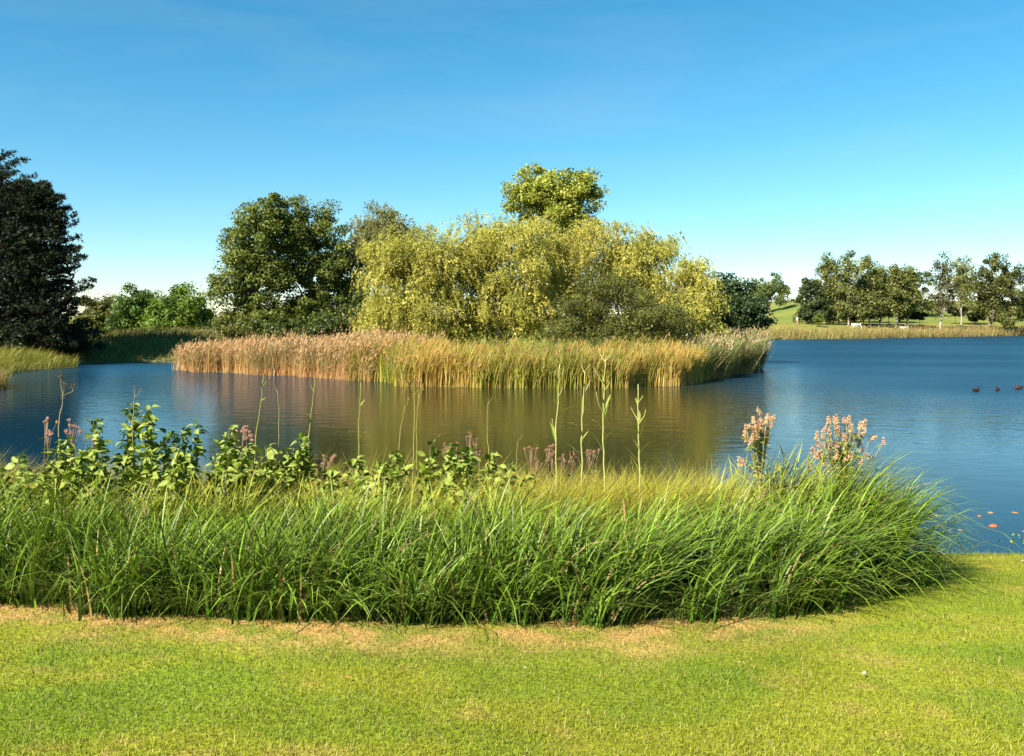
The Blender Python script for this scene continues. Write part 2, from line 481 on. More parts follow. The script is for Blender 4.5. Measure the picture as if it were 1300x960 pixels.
def broad_leaves(clumps, outs, n, cr, size, cols, flat=.65, up=.7, outb=.5, cols_j=.16, aspect=.7, taper=None):
    k = len(clumps)
    per = rng.integers(0, k, n)
    crs = cr * (.6 + .8 * rng.random(k))
    u = norm(rng.normal(size=(n, 3))) * (rng.random((n, 1)) ** .45)
    u[:, 2] *= flat
    p = clumps[per] + u * crs[per][:, None]
    nrm = norm(rng.normal(size=(n, 3)) + up * np.array([0, 0, 1]) + outb * outs[per] + .5 * u)
    a = norm(np.cross(nrm, rng.normal(size=(n, 3)))); b = np.cross(nrm, a)
    s = size * (.65 + .7 * rng.random(n))
    v, f = diamonds(p, a, b, s, s * aspect)
    cc = color_mix(k, cols, .12)[per] * (1 + cols_j * rng.normal(size=(n, 1))).clip(.55, 1.5)
    return v, f, np.repeat(cc, 4, 0)

def willow_leaves(clumps, outs, n, cols, length=(.35, 1.0), leaf=(.18, .055), wind=.22):
    """leaves strung along hanging shoots"""
    k = len(clumps); m = 11; ns = n // m
    per = rng.integers(0, k, ns)
    st = clumps[per] + rng.normal(size=(ns, 3)) * np.array([.34, .34, .24])
    ln = length[0] + (length[1] - length[0]) * rng.random(ns)
    dirx = outs[per] * np.array([1, 1, .15]) * .55 + rng.normal(size=(ns, 3)) * .28 + np.array([wind, 0, .15])
    t = (np.arange(m) + rng.random((ns, m))) / m
    drop = np.stack([np.zeros_like(t), np.zeros_like(t), -(t ** 1.6)], -1) * (ln * .85)[:, None, None]
    p = st[:, None, :] + dirx[:, None, :] * (ln[:, None] * (t - .35 * t * t))[..., None] + drop
    p = (p + .035 * rng.normal(size=p.shape)).reshape(-1, 3)
    N = len(p)
    tang = norm(np.repeat(dirx * .6, m, 0) + np.array([0, 0, -1.0]) * (1.2 * t.reshape(-1, 1)) + .8 * rng.normal(size=(N, 3)))
    b = norm(np.cross(tang, rng.normal(size=(N, 3))))
    s = .65 + .7 * rng.random(N)
    v, f = diamonds(p, tang, b, leaf[0] * s, leaf[1] * s)
    cc = color_mix(k, cols, .10)[per]
    cc = np.repeat(cc, m, 0) * (1 + .09 * rng.normal(size=(N, 1))).clip(.6, 1.5)
    return v, f, np.repeat(cc, 4, 0)

BARK_GREY, BARK_DARK, BARK_BIRCH, BARK_PINE = (.13, .11, .085), (.06, .05, .04), (.34, .31, .27), (.10, .06, .04)

def tree(name, label, category, px, d, lobes, n=26000, cols=((.05, .085, .02),), style='broad', clumps=150, cr=.75, size=.15,
         rad=.16, bark=BARK_GREY, limb_n=22, group=None, shell=(.12, 1.0), depth=1.0, mat=None, fill=0, fill_size=.20, fill_r=.72, fill_cols=None, **kw):
    bx = at(px, d)
    base = np.array([bx, d, gz(bx, d)])
    root = empty(name, base)
    tag(root, label, category, group)
    L = lobes_world(lobes, d, base, depth)
    P, O = sample_clumps(L, clumps, shell)
    keep = P[:, 2] > .15
    P, O = P[keep], O[keep]
    g = Geo(); limbs(g, 0, L, P, rad, bark, limb_n)
    link('trunk', g.mesh('trunk', True), M_BARK, root)
    if style == 'willow': v, f, c = willow_leaves(P, O, n, cols, **kw)
    else: v, f, c = broad_leaves(P, O, n, cr, size, cols, **kw)
    if fill:
        Pi, Oi = sample_clumps(L, fill, (.0, fill_r), .8)
        vi, fi, ci = broad_leaves(Pi, Oi, fill * 14, .6 if d < 80 else 1.2, fill_size, fill_cols or cols, flat=.9, up=.3, outb=.6, aspect=.55)
        f = np.concatenate([f, fi + len(v)]); v = np.concatenate([v, vi]); c = np.concatenate([c, ci])
    v[:, 2] = np.maximum(v[:, 2], .02)
    link('crown', make_mesh('crown', v, f, c), mat or (M_WILLOW if style == 'willow' else M_LEAF), root)
    return root

ALDER = ((.062, .092, .016), (.105, .135, .022), (.15, .17, .028))
WILL = ((.40, .38, .085), (.33, .335, .070), (.47, .43, .12), (.285, .30, .062))
WILLG = ((.20, .205, .075), (.28, .27, .12), (.155, .165, .055))
POP = ((.22, .25, .030), (.31, .325, .050), (.15, .185, .026))
OLIVE = ((.085, .098, .020), (.125, .130, .028), (.060, .074, .016))
LIME = ((.085, .150, .016), (.125, .195, .020), (.055, .105, .014))

tree('alder_tree', 'dark green alder at the left end of the island trees', 'tree', 322, 58,
     [(325, 325, 50, 58), (298, 362, 34, 46), (338, 282, 40, 32), (308, 400, 40, 34), (345, 350, 30, 34), (340, 405, 34, 24)], n=40000, cols=ALDER, clumps=240, cr=.70, size=.17, fill=260, fill_r=.9, fill_size=.18, rad=.2, limb_n=34, bark=BARK_DARK)
tree('alder_tree', 'taller dark alder standing between the leftmost island tree and the willows', 'tree', 402, 59,
     [(400, 305, 40, 52), (424, 345, 27, 62), (378, 288, 38, 36), (398, 385, 46, 44), (380, 345, 30, 34), (385, 408, 40, 20)], n=40000, cols=ALDER, clumps=240, cr=.70, size=.17, fill=260, fill_r=.9, fill_size=.18, rad=.2, limb_n=34, bark=BARK_DARK)
tree('shrub', 'olive green shrub at the foot of the leftmost island alder, behind the reeds', 'shrub', 290, 55,
     [(285, 420, 22, 16), (310, 418, 26, 20)], n=6000, cols=OLIVE, clumps=36, cr=.5, size=.13, rad=.05, limb_n=8)
tree('grey_willow', 'grey green willow rising behind the gap between alder and yellow willows', 'tree', 484, 60,
     [(490, 293, 36, 38), (464, 318, 28, 50), (508, 310, 24, 44), (450, 360, 20, 50)], n=32000, style='willow', cols=WILLG, clumps=110, rad=.18, length=(.35, .8), leaf=(.20, .055), fill=420, fill_r=.85)
tree('willow_tree', 'leftmost yellow green weeping willow on the island', 'tree', 515, 52,
     [(515, 326, 58, 40), (482, 345, 28, 45), (545, 322, 34, 36), (488, 392, 36, 36), (525, 385, 46, 40), (480, 418, 34, 22), (540, 412, 40, 24), (566, 365, 26, 44), (540, 350, 40, 40)], n=60000, style='willow', cols=WILL, clumps=220, rad=.2, fill=560)
tree('willow_tree', 'large golden willow in the middle of the island, in front of the poplar', 'tree', 630, 53,
     [(632, 297, 58, 38), (602, 326, 42, 46), (668, 322, 46, 52), (615, 388, 46, 40), (680, 378, 38, 50), (600, 415, 36, 24), (655, 412, 44, 26), (582, 340, 24, 44), (632, 358, 46, 40), (640, 392, 40, 30)], n=66000, style='willow', cols=WILL, clumps=260, rad=.22, fill=640)
tree('poplar_tree', 'tall bright green poplar standing above the willows', 'tree', 708, 63,
     [(700, 252, 56, 42), (705, 245, 40, 34), (728, 268, 38, 44), (668, 244, 32, 30), (712, 300, 38, 42), (742, 238, 20, 22), (705, 360, 30, 40)], n=34000, cols=POP, clumps=230, fill=130, fill_r=.9, fill_size=.2, cr=.68, size=.20, rad=.24, limb_n=30, up=.3)
tree('willow_tree', 'pale willow to the right of the poplar, behind the dark olive bush', 'tree', 748, 54,
     [(752, 307, 52, 34), (724, 342, 42, 48), (780, 328, 44, 46), (748, 380, 56, 46), (725, 412, 46, 26)], n=42000, style='willow', cols=((.36, .34, .085), (.44, .40, .10), (.27, .27, .07)), clumps=150, rad=.2, fill=380)
tree('willow_tree', 'willow with a rounded top between the pale willow and the rightmost one', 'tree', 828, 53,
     [(832, 320, 34, 26), (812, 350, 42, 40), (845, 382, 42, 40), (830, 412, 46, 24)], n=33000, style='willow', cols=WILL, clumps=150, rad=.18, fill=300)
tree('willow_tree', 'rightmost and lowest yellow willow of the island', 'tree', 872, 51,
     [(878, 350, 28, 30), (886, 390, 26, 36), (862, 400, 36, 30), (882, 418, 32, 20)], n=28000, style='willow', cols=WILL, clumps=120, rad=.15, fill=240)
tree('willow_bush', 'broad dark olive bush in front of the right hand willows', 'bush', 780, 46.5,
     [(780, 390, 66, 40), (728, 398, 40, 36), (832, 402, 52, 30), (768, 362, 42, 24), (720, 422, 34, 18), (790, 422, 70, 18), (860, 420, 34, 16)], n=40000, fill=300, fill_r=.92, fill_size=.17, cols=OLIVE, clumps=250, cr=.5, size=.12, rad=.08, limb_n=26, aspect=.4)
tree('alder_tree', 'small dark alder on the right tip of the island', 'tree', 938, 62,
     [(935, 382, 28, 30), (920, 364, 16, 18), (952, 396, 24, 22), (968, 402, 14, 14)], n=15000, cols=((.028, .056, .018), (.042, .072, .022)), clumps=130, cr=.6, size=.18, rad=.13, limb_n=18, bark=BARK_DARK)
for px, d, lob, lab in ((345, 54, [(345, 416, 34, 16)], 'low dark shrub under the leftmost alder, in the middle'),
                        (415, 53, [(412, 416, 36, 18)], 'low dark shrub under the taller alder'),
                        (455, 54, [(455, 405, 22, 30)], 'dark shrub filling the gap between the alder and the leftmost willow'),
                        (575, 54, [(575, 416, 22, 18)], 'dark shrub between the leftmost and the large golden willow'),
                        (905, 55, [(905, 405, 26, 20)], 'dark shrub between the rightmost willow and the small alder')):
    tree('shrub', lab, 'shrub', px, d, lob, n=6500, cols=((.045, .066, .014), (.075, .098, .020)), clumps=55, cr=.5, size=.15, rad=.05, limb_n=8)
# beyond the inlet on the left
tree('field_tree', 'olive green tree closest to the pines beyond the inlet', 'tree', 122, 102,
     [(124, 394, 24, 20), (116, 410, 24, 22), (140, 412, 18, 18)], fill=60, fill_size=.3, fill_r=.95, flat=.9, n=9000, cols=OLIVE, clumps=50, cr=.9, size=.28, rad=.18, limb_n=12)
tree('field_tree', 'green tree with a pointed top in the middle beyond the inlet', 'tree', 172, 99,
     [(173, 385, 30, 23), (160, 408, 32, 22), (190, 405, 24, 24)], fill=90, fill_size=.3, fill_r=.95, flat=.9, n=13000, cols=((.045, .09, .014), (.065, .11, .016)), clumps=70, cr=.9, size=.27, rad=.2, limb_n=14)
tree('field_tree', 'bright green spreading tree beside the island alder, beyond the inlet', 'tree', 232, 97,
     [(228, 394, 36, 26), (206, 402, 26, 22), (250, 404, 24, 20), (236, 382, 30, 16), (222, 414, 44, 16), (262, 412, 16, 18)], fill=130, fill_size=.3, fill_r=.95, flat=.9, n=16000, cols=LIME, clumps=80, cr=.9, size=.27, rad=.22, limb_n=16)

# ---- pines on the left bank
def pine(label, px, d, top_py, rad_px, n_branch=150, name='pine_tree', tuft=32, group=None):
    bx = at(px, d); base = np.array([bx, d, gz(bx, d)])
    root = empty(name, base); tag(root, label, 'tree', group)
    H = zat(top_py, d) - base[2]; Rm = rad_px / F_PX * d
    g = Geo()
    zz = np.linspace(-.2, H, 10)
    g.tube(np.stack([.12 * np.sin(zz), .1 * np.cos(zz * .7), zz], -1), .24 * (1 - zz / H * .93).clip(.05), 8, BARK_PINE)
    C, A = [], []
    for k in range(n_branch):
        t = (k + rng.random()) / n_branch
        t = t ** 1.05
        z0 = .6 + t * (H - 1.0)
        prof = (1 - t) ** .34 * (.64 + .42 * rng.random())
        ln = max(.5, Rm * prof * 1.12)
        az = k * 2.39996 + .5 * rng.normal()
        dirv = np.array([math.cos(az), math.sin(az), 0])
        rise = -.05 + .42 * t + .1 * rng.normal()
        s = np.linspace(0, 1, 6)
        path = np.array([0, 0, z0]) + dirv * (s * ln)[:, None] + np.array([0, 0, 1.0]) * (rise * ln * s + .16 * ln * s ** 2.5 - .10 * ln * s)[:, None]
        g.tube(path, (.05 * (1 - t * .6)) * (1 - .85 * s), 4, BARK_PINE)
        m = tuft
        ss = .28 + .72 * rng.random(m) ** .7
        pp = np.stack([np.interp(ss, s, path[:, q]) for q in range(3)], -1)
        side = np.cross(dirv, [0, 0, 1.0])
        spread = ln * .26 * (1.15 - ss) + .12
        pp = pp + side * (rng.normal(size=m) * spread)[:, None] + np.array([0, 0, 1]) * (.10 * np.abs(rng.normal(size=m)))[:, None]
        C.append(pp); A.append(np.broadcast_to(dirv * .8 + np.array([0, 0, .75]), (m, 3)))
    C, A = np.concatenate(C), np.concatenate(A)
    link('trunk', g.mesh('trunk', True), M_BARK, root)
    q = 7
    c = np.repeat(C, q, 0); a = norm(np.repeat(A, q, 0) * .55 + rng.normal(size=(len(c), 3)) * .75)
    b = norm(np.cross(a, rng.normal(size=a.shape)))
    L = .26 * (.7 + .6 * rng.random(len(c)))
    v, f = diamonds(c + a * L[:, None] * .5, a, b, L, .07)
    cc = np.repeat(color_mix(len(C), ((.008, .015, .007), (.014, .023, .009), (.024, .033, .011)), .2), q, 0)  # outer tufts lighter than the inner masses: sunlit look put into the colour
    cc = np.repeat(cc, 4, 0)
    m = 3400                                            # needle masses along the inner branches
    zt = rng.random(m) ** .8; ra = rng.random(m) * 6.283
    rr = Rm * (1 - zt) ** .40 * .78 * np.sqrt(rng.random(m))
    p = np.stack([rr * np.cos(ra), rr * np.sin(ra), .3 + zt * (H - .9)], -1)
    a2 = norm(rng.normal(size=(m, 3)) * np.array([1, 1, .35])); b2 = norm(np.cross(a2, rng.normal(size=(m, 3))))
    v2, f2 = diamonds(p, a2, b2, .48, .20)
    f = np.concatenate([f, f2 + len(v)]); v = np.concatenate([v, v2])
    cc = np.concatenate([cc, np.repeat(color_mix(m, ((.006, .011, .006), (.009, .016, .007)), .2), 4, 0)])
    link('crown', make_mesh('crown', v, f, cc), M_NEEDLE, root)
    return root
pine('tall dark pine cut off by the left edge of the picture', -24, 62, 194, 104)
pine('dark pine leaning out over the inlet, the right one of the pair', 48, 61.5, 231, 68)
pine('dark pine standing behind the pair on the left bank', 12, 74, 232, 75, tuft=24)
pine('dark pine outside the left edge of the picture', -150, 66, 170, 90, tuft=16)
pine('dark pine farther left along the bank', -260, 70, 150, 90, n_branch=90, tuft=10)
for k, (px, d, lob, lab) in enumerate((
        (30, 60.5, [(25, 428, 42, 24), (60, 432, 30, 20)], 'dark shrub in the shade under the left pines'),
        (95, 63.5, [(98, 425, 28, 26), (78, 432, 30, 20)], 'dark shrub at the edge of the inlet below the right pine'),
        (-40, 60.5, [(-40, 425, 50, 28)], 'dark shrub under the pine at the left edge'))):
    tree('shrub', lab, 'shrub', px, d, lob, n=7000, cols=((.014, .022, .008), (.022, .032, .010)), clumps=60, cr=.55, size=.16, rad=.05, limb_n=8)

# ---- far shore
BIR = ((.135, .155, .040), (.175, .185, .052), (.095, .115, .028))
far_kw = dict(cr=1.15, size=.42)
def birch(label, px, d, lobes, n=10500, cols=BIR, rad=.13, clumps=95, fill=130, fill_size=.48, fill_r=.95, **kw):
    k = dict(far_kw); k.update(kw)
    return tree('birch_tree', label, 'tree', px, d, lobes, n=n, cols=cols, clumps=clumps, rad=rad, bark=BARK_BIRCH, limb_n=14, group='birches on the far shore', flat=1.1, **k)
tree('fir_tree', 'dark tree at the left end of the row on the far shore', 'tree', 1030, 188,
     [(1032, 390, 18, 20), (1028, 366, 12, 16), (1024, 398, 13, 12)], n=11000, cols=((.040, .060, .020), (.060, .080, .026)), clumps=90, rad=.2, limb_n=12, bark=BARK_DARK, **far_kw)
tree('shrub', 'small yellow green shrub on the far shore in front of the dark tree', 'shrub', 1040, 179,
     [(1040, 405, 6, 7)], n=1500, cols=((.14, .17, .03), (.10, .14, .025)), clumps=14, cr=.5, size=.3, rad=.05, limb_n=4)
birch('slender birch beside the dark tree on the far shore, its top the leftmost peak', 1053, 192, [(1053, 342, 11, 18), (1051, 375, 17, 26), (1052, 394, 15, 13)])
birch('broadest birch of the far shore grove, above the white bench', 1077, 190, [(1078, 342, 15, 23), (1076, 374, 20, 24), (1078, 392, 18, 10)], n=6800, clumps=65)
birch('tallest narrow topped birch near the middle of the far grove', 1103, 192, [(1103, 334, 9, 15), (1099, 362, 16, 24), (1104, 386, 17, 16)], n=6800)
birch('birch with a short crown right of the tallest one on the far shore', 1117, 196, [(1117, 350, 10, 16), (1118, 378, 16, 22)])
birch('thin birch left of the second white bench', 1138, 194, [(1138, 354, 9, 16), (1136, 380, 14, 18)])
birch('thin leaning birch above the second white bench', 1153, 196, [(1153, 350, 9, 16), (1152, 378, 14, 20)])
tree('field_tree', 'deep green leafy tree behind the far birches', 'tree', 1173, 255,
     [(1174, 362, 19, 22), (1172, 380, 22, 14)], n=6000, cols=((.045, .085, .016), (.06, .10, .02)), clumps=50, rad=.22, limb_n=10, **far_kw)
birch('lone birch with a long bare white trunk on the far shore', 1195, 203, [(1197, 344, 13, 21), (1190, 386, 17, 14), (1203, 368, 17, 26), (1196, 396, 13, 9)], n=4200, cols=((.085, .085, .030), (.07, .07, .025)), rad=.20)
birch('faint thin birch just right of the bare trunked one', 1220, 222, [(1222, 346, 13, 20), (1220, 370, 20, 22)], n=5200)
tree('alder_tree', 'big round olive tree on the far shore near the right edge', 'tree', 1258, 208,
     [(1256, 366, 30, 30), (1266, 340, 20, 18), (1280, 374, 18, 30), (1244, 388, 20, 17), (1272, 398, 22, 12), (1260, 350, 24, 24), (1258, 378, 26, 24)], fill=170, fill_size=.55, fill_r=.95, flat=1.0, n=18000, cols=((.085, .10, .024), (.12, .125, .032), (.06, .075, .018)), clumps=110, rad=.3, limb_n=20, **far_kw)
tree('field_tree', 'dark tree cut off by the right edge of the picture', 'tree', 1306, 216,
     [(1310, 358, 22, 26), (1302, 388, 16, 20)], fill=70, fill_size=.55, fill_r=.9, flat=1.0, n=8000, cols=((.035, .055, .018), (.05, .07, .02)), clumps=60, rad=.25, limb_n=12, **far_kw)
tree('field_tree', 'dark tree beyond the right edge of the picture', 'tree', 1360, 225,
     [(1362, 365, 30, 30), (1350, 390, 26, 20)], n=6000, cols=OLIVE, clumps=60, rad=.25, limb_n=12, **far_kw)
tree('field_tree', 'rounded green tree alone on the crest of the far hill', 'tree', 978, 300,
     [(979, 366, 20, 18), (966, 374, 16, 13), (990, 376, 12, 12)], n=11000, cols=((.08, .12, .03), (.115, .145, .042)), clumps=110, cr=1.3, size=.5, flat=1.0, rad=.3, limb_n=12)
for px, d, lob, lab in ((1065, 197, [(1064, 396, 12, 9)], 'low green shrub under the broadest far birch'),
                        (1096, 201, [(1100, 394, 16, 10)], 'dark undergrowth bush between the far birches'),
                        (1128, 203, [(1128, 392, 14, 10)], 'dark undergrowth bush between the two white benches'),
                        (1046, 200, [(1050, 396, 13, 12)], 'dark undergrowth bush behind the first slender birch'),
                        (1168, 206, [(1165, 400, 12, 6)], 'low dark bush right of the second white bench'),
                        (1152, 204, [(1150, 394, 13, 10)], 'dark undergrowth bush behind the second white bench'),
                        (1082, 199, [(1080, 397, 13, 9)], 'dark undergrowth bush behind the first white bench'),
                        (1212, 226, [(1214, 396, 14, 6)], 'low bush behind the lone bare trunked birch'),
                        (1236, 212, [(1238, 402, 9, 6)], 'low bush at the left foot of the big round far tree'),
                        (1012, 330, [(1008, 384, 12, 4)], 'low bush on the hill crest left of the far grove')):
    tree('shrub', lab, 'shrub', px, d, lob, n=2600, cols=((.028, .042, .012), (.05, .075, .018)), clumps=26, cr=.8, size=.4, rad=.06, limb_n=5)
for k, (px, d, py, r) in enumerate(((1064, 214, 368, 24), (1104, 217, 370, 26), (1143, 220, 374, 20))):
    tree('field_tree', ('dark tree filling the gaps behind the %s of the far birches') % ('left third', 'middle', 'right third')[k], 'tree', px, d,
         [(px, py, r, 24), (px + 4, py + 16, r, 14), (px - 4, 397, r, 9)], n=9000, cols=((.030, .048, .014), (.045, .065, .02)), clumps=50, rad=.2, limb_n=8, **far_kw)

# ------------------------------------------------------------------ reeds and bank grass
def strips(base, tips_fn, m, width, side):
    """ribbon blades: base (n,3); tips_fn(t)->(n,3); m segments tapering to a point; returns verts, quads, tris"""
    n = len(base); V = []
    for k in range(m):
        t = k / m
        p = tips_fn(t); w = (width * (1 - .75 * t ** 1.5))[:, None] * .5
        V += [p - side * w, p + side * w]
    V.append(tips_fn(1.0))
    V = np.stack(V, 1)                  # n, 2m+1, 3
    o = (np.arange(n) * (2 * m + 1))[:, None]
    Q = np.concatenate([o + np.array([2 * k, 2 * k + 1, 2 * k + 3, 2 * k + 2]) for k in range(m - 1)], 0) if m > 1 else np.zeros((0, 4), int)
    T = o + np.array([2 * m - 2, 2 * m - 1, 2 * m])
    return V.reshape(-1, 3), Q, T

def blades(g, base, L, lean, bend, az, width, m, c0, c1, face=None):
    """grass blades: rising with initial lean, bending over towards azimuth az"""
    n = len(base)
    h = np.stack([np.cos(az), np.sin(az), np.zeros(n)], -1)
    def fn(t):
        out = L * (lean * t + bend * t * t)
        up = L * (t - .42 * bend * t * t * (1 + .5 * t))
        p = base + h * out[:, None]; p = p.copy(); p[:, 2] += up
        return p
    fa = az + math.pi / 2 + (rng.normal(size=n) * .8 if face is None else face)
    side = np.stack([np.cos(fa), np.sin(fa), np.zeros(n)], -1)
    v, q, t = strips(base, fn, m, width, side)
    tt = np.concatenate([np.repeat(np.arange(m) / m, 2), [1.0]])
    c = c0[:, None, :] + (c1 - c0)[:, None, :] * (tt ** 1.3)[None, :, None]
    g.add(v, q, t, c.reshape(-1, 3))

def arcs(g, base, L, th0, curl, az, width, m, c0, c1, tw=.8):
    """long blades that stand up from the root and flop over: the angle from the vertical grows along the blade"""
    n = len(base)
    h = np.stack([np.cos(az), np.sin(az), np.zeros(n)], -1)
    P = [base]
    for k in range(m):
        t = (k + .5) / m
        th = th0 + curl * t ** 1.6
        step = (L / m)[:, None] * (h * np.sin(th)[:, None] + np.array([0, 0, 1.0]) * np.cos(th)[:, None])
        P.append(P[-1] + step)
    P = np.stack(P, 0)
    lim = height(P[..., 0].ravel(), P[..., 1].ravel()).reshape(P.shape[:2]) + .015
    P[1:, :, 2] = np.maximum(P[1:, :, 2], lim[1:])
    fa = az + math.pi / 2 + rng.normal(size=n) * tw
    side = np.stack([np.cos(fa), np.sin(fa), np.zeros(n)], -1)
    v, q, t = strips(base, lambda t: P[int(round(t * m))], m, width, side)
    tt = np.concatenate([np.repeat(np.arange(m) / m, 2), [1.0]])
    c = c0[:, None, :] + (c1 - c0)[:, None, :] * (tt ** 1.3)[None, :, None]
    g.add(v, q, t, c.reshape(-1, 3))

def reed_bed(name, label, P0, depth, n, h_of, stem_cols, leaf_cols, plume_cols, plume=.8, leaf_n=4, wind=.12, spread=.15, stem_w=.022, leaf_len=.45, droop=1.0):
    """reeds rooted in a strip along the polyline P0 (waterline), reaching depth metres inland (to the left of travel)"""
    P0 = np.array(P0, float)
    seg = np.linalg.norm(np.diff(P0, axis=0), axis=1); cum = np.concatenate([[0], np.cumsum(seg)])
    s = rng.random(n) * cum[-1]
    u = rng.random(n) ** 1.5
    x = np.interp(s, cum, P0[:, 0]); y = np.interp(s, cum, P0[:, 1])
    tx = np.interp(s, cum, np.gradient(P0[:, 0], cum)); ty = np.interp(s, cum, np.gradient(P0[:, 1], cum))
    tl = np.hypot(tx, ty); nx, ny = -ty / tl, tx / tl
    jit = 1.5 * (fbm(s * .55, s * 0 + 3.1, 77, 3) - .62) - .25
    s0 = np.minimum(s, cum[-1] - s)
    back = .8 * sstep(2.2, 0, s0) * rng.random(n)          # thin out and step back at the ends
    x = x + nx * (u * depth + jit + back); y = y + ny * (u * depth + jit + back)
    frac = s / cum[-1]
    z = np.maximum(height(x, y), -.15)
    base = np.stack([x, y, z], -1)
    H = h_of(frac) * (.62 + .42 * rng.random(n)) * (.68 + .64 * fbm(s * .9, u * 2, 91, 3)) * np.where(rng.random(n) < .06, 1.22, 1)
    az = np.where(rng.random(n) < .65, .25 * rng.normal(size=n), rng.random(n) * 6.28)
    g = Geo()
    sc = np.array(stem_cols); patch = (fbm(x * .5, y * .3, 55, 3) - .5) * 2.4 + .5
    def pick(cols, k):
        cols = np.array(cols); w = np.clip(patch + .45 * rng.normal(size=len(patch)), 0, 1)
        w = w[:, None] if k is None else w[k][:, None]
        a, b = cols[0], cols[-1]
        c = a + (b - a) * w
        return c * (1 + .18 * rng.normal(size=(len(c), 1))).clip(.5, 1.5)
    lean = spread * np.abs(rng.normal(size=n))
    c0 = pick(stem_cols, None)
    blades(g, base, H, lean, np.full(n, wind) * rng.random(n), az, np.full(n, stem_w), 2, c0, c0 * .9)
    for k in range(leaf_n):
        t = .25 + .65 * rng.random(n)
        p = base.copy()
        h = np.stack([np.cos(az), np.sin(az)], -1)
        p[:, :2] += h * (H * (lean * t))[:, None]; p[:, 2] += H * t
        c = pick(leaf_cols, None)
        la = np.where(rng.random(n) < .6, .6 * rng.normal(size=n), rng.random(n) * 6.28)
        blades(g, p, leaf_len * (.6 + .8 * rng.random(n)), droop * (.25 + .3 * rng.random(n)), droop * (.5 + .3 * rng.random(n)), la, np.full(n, .026 if stem_w < .05 else .07), 2 if stem_w < .05 else 1, c, c)
    if plume > 0:
        k = np.where(rng.random(n) < plume)[0]
        t = np.concatenate([np.full(len(k), .94 + .05 * q) for q in range(3)]); kk = np.tile(k, 3)
        p = base[kk].copy(); p[:, 0] += np.cos(az[kk]) * H[kk] * lean[kk] * t; p[:, 1] += np.sin(az[kk]) * H[kk] * lean[kk] * t; p[:, 2] += H[kk] * t
        p += .03 * rng.normal(size=p.shape)
        a = norm(np.stack([.45 + .25 * rng.normal(size=len(p)), .2 * rng.normal(size=len(p)), np.ones(len(p))], -1))
        b = norm(np.cross(a, rng.normal(size=a.shape)))
        v, f = diamonds(p, a, b, .20 * (.6 + .7 * rng.random(len(p))), .045)
        g.add(v, f, None, np.repeat(pick(plume_cols, kk), 4, 0))
    o = link(name, g.mesh(name), M_REED)
    tag(o, label, None, None, 'stuff')
    return o

TAN, PINK, GGRN, YGRN, STRAW = (.52, .36, .15), (.56, .33, .16), (.17, .20, .085), (.32, .32, .050), (.56, .40, .11)
def hf(*v):
    xs = np.linspace(0, 1, len(v)); return lambda f: np.interp(f, xs, v)
left_line = [(-21.1, 54.6), (-20.9, 54), (-16.1, 50.6), (-11.7, 47.6), (-6.75, 43.7)]
mid_line = [(-10.5, 46.9), (-7.2, 44.3), (-4.7, 40.2), (-1.8, 39.3), (1.8, 39.3), (5, 39.8), (7.3, 40.6), (10.2, 45)]
right_line = [(9.0, 43.4), (13.0, 50.2), (16.0, 55.4)]
reed_bed('reed_bed', 'pinkish tan common reeds along the left shore of the island', left_line, 5.5, 8200, hf(1.25, 1.7, 1.95, 2.05, 1.8),
         [TAN, PINK], [(.46, .32, .16), GGRN], [(.50, .32, .18), (.42, .29, .16)], plume=.75, leaf_n=3)
reed_bed('reed_bed', 'yellow green reeds and bulrushes along the front of the island', mid_line, 4.2, 9000, hf(1.5, 1.7, 1.6, 1.5, 1.5, 1.55, 1.6, 1.7),
         [(.27, .30, .045), (.54, .36, .11)], [(.22, .26, .04), (.44, .33, .08)], [(.30, .17, .07), (.48, .28, .10)], plume=.35, leaf_n=3, wind=.06, spread=.08, stem_w=.034, leaf_len=.75, droop=.42)
reed_bed('reed_bed', 'tuft of grey green reeds with pale plumes on the right tip of the island', right_line, 4.5, 5600, hf(1.6, 2.2, 2.3),
         [TAN, (.30, .26, .10)], [(.15, .21, .07), (.22, .27, .10)], [(.50, .36, .22), (.34, .30, .15)], plume=.45, leaf_n=6, wind=.3, spread=.22)
far_line = [(30, 128), (48, 158), (69, 168), (94, 188), (126, 211), (180, 238), (230, 268)]
reed_bed('reed_bed', 'low tan reeds fringing the far shore', far_line, 5.5, 7000, hf(2.0, 1.9, 1.8, 1.7, 1.8, 1.8), [(.30, .25, .09), (.36, .25, .11)], [(.15, .165, .05), (.24, .22, .08)], [TAN, PINK],
         plume=.4, leaf_n=2, stem_w=.09, leaf_len=.7)

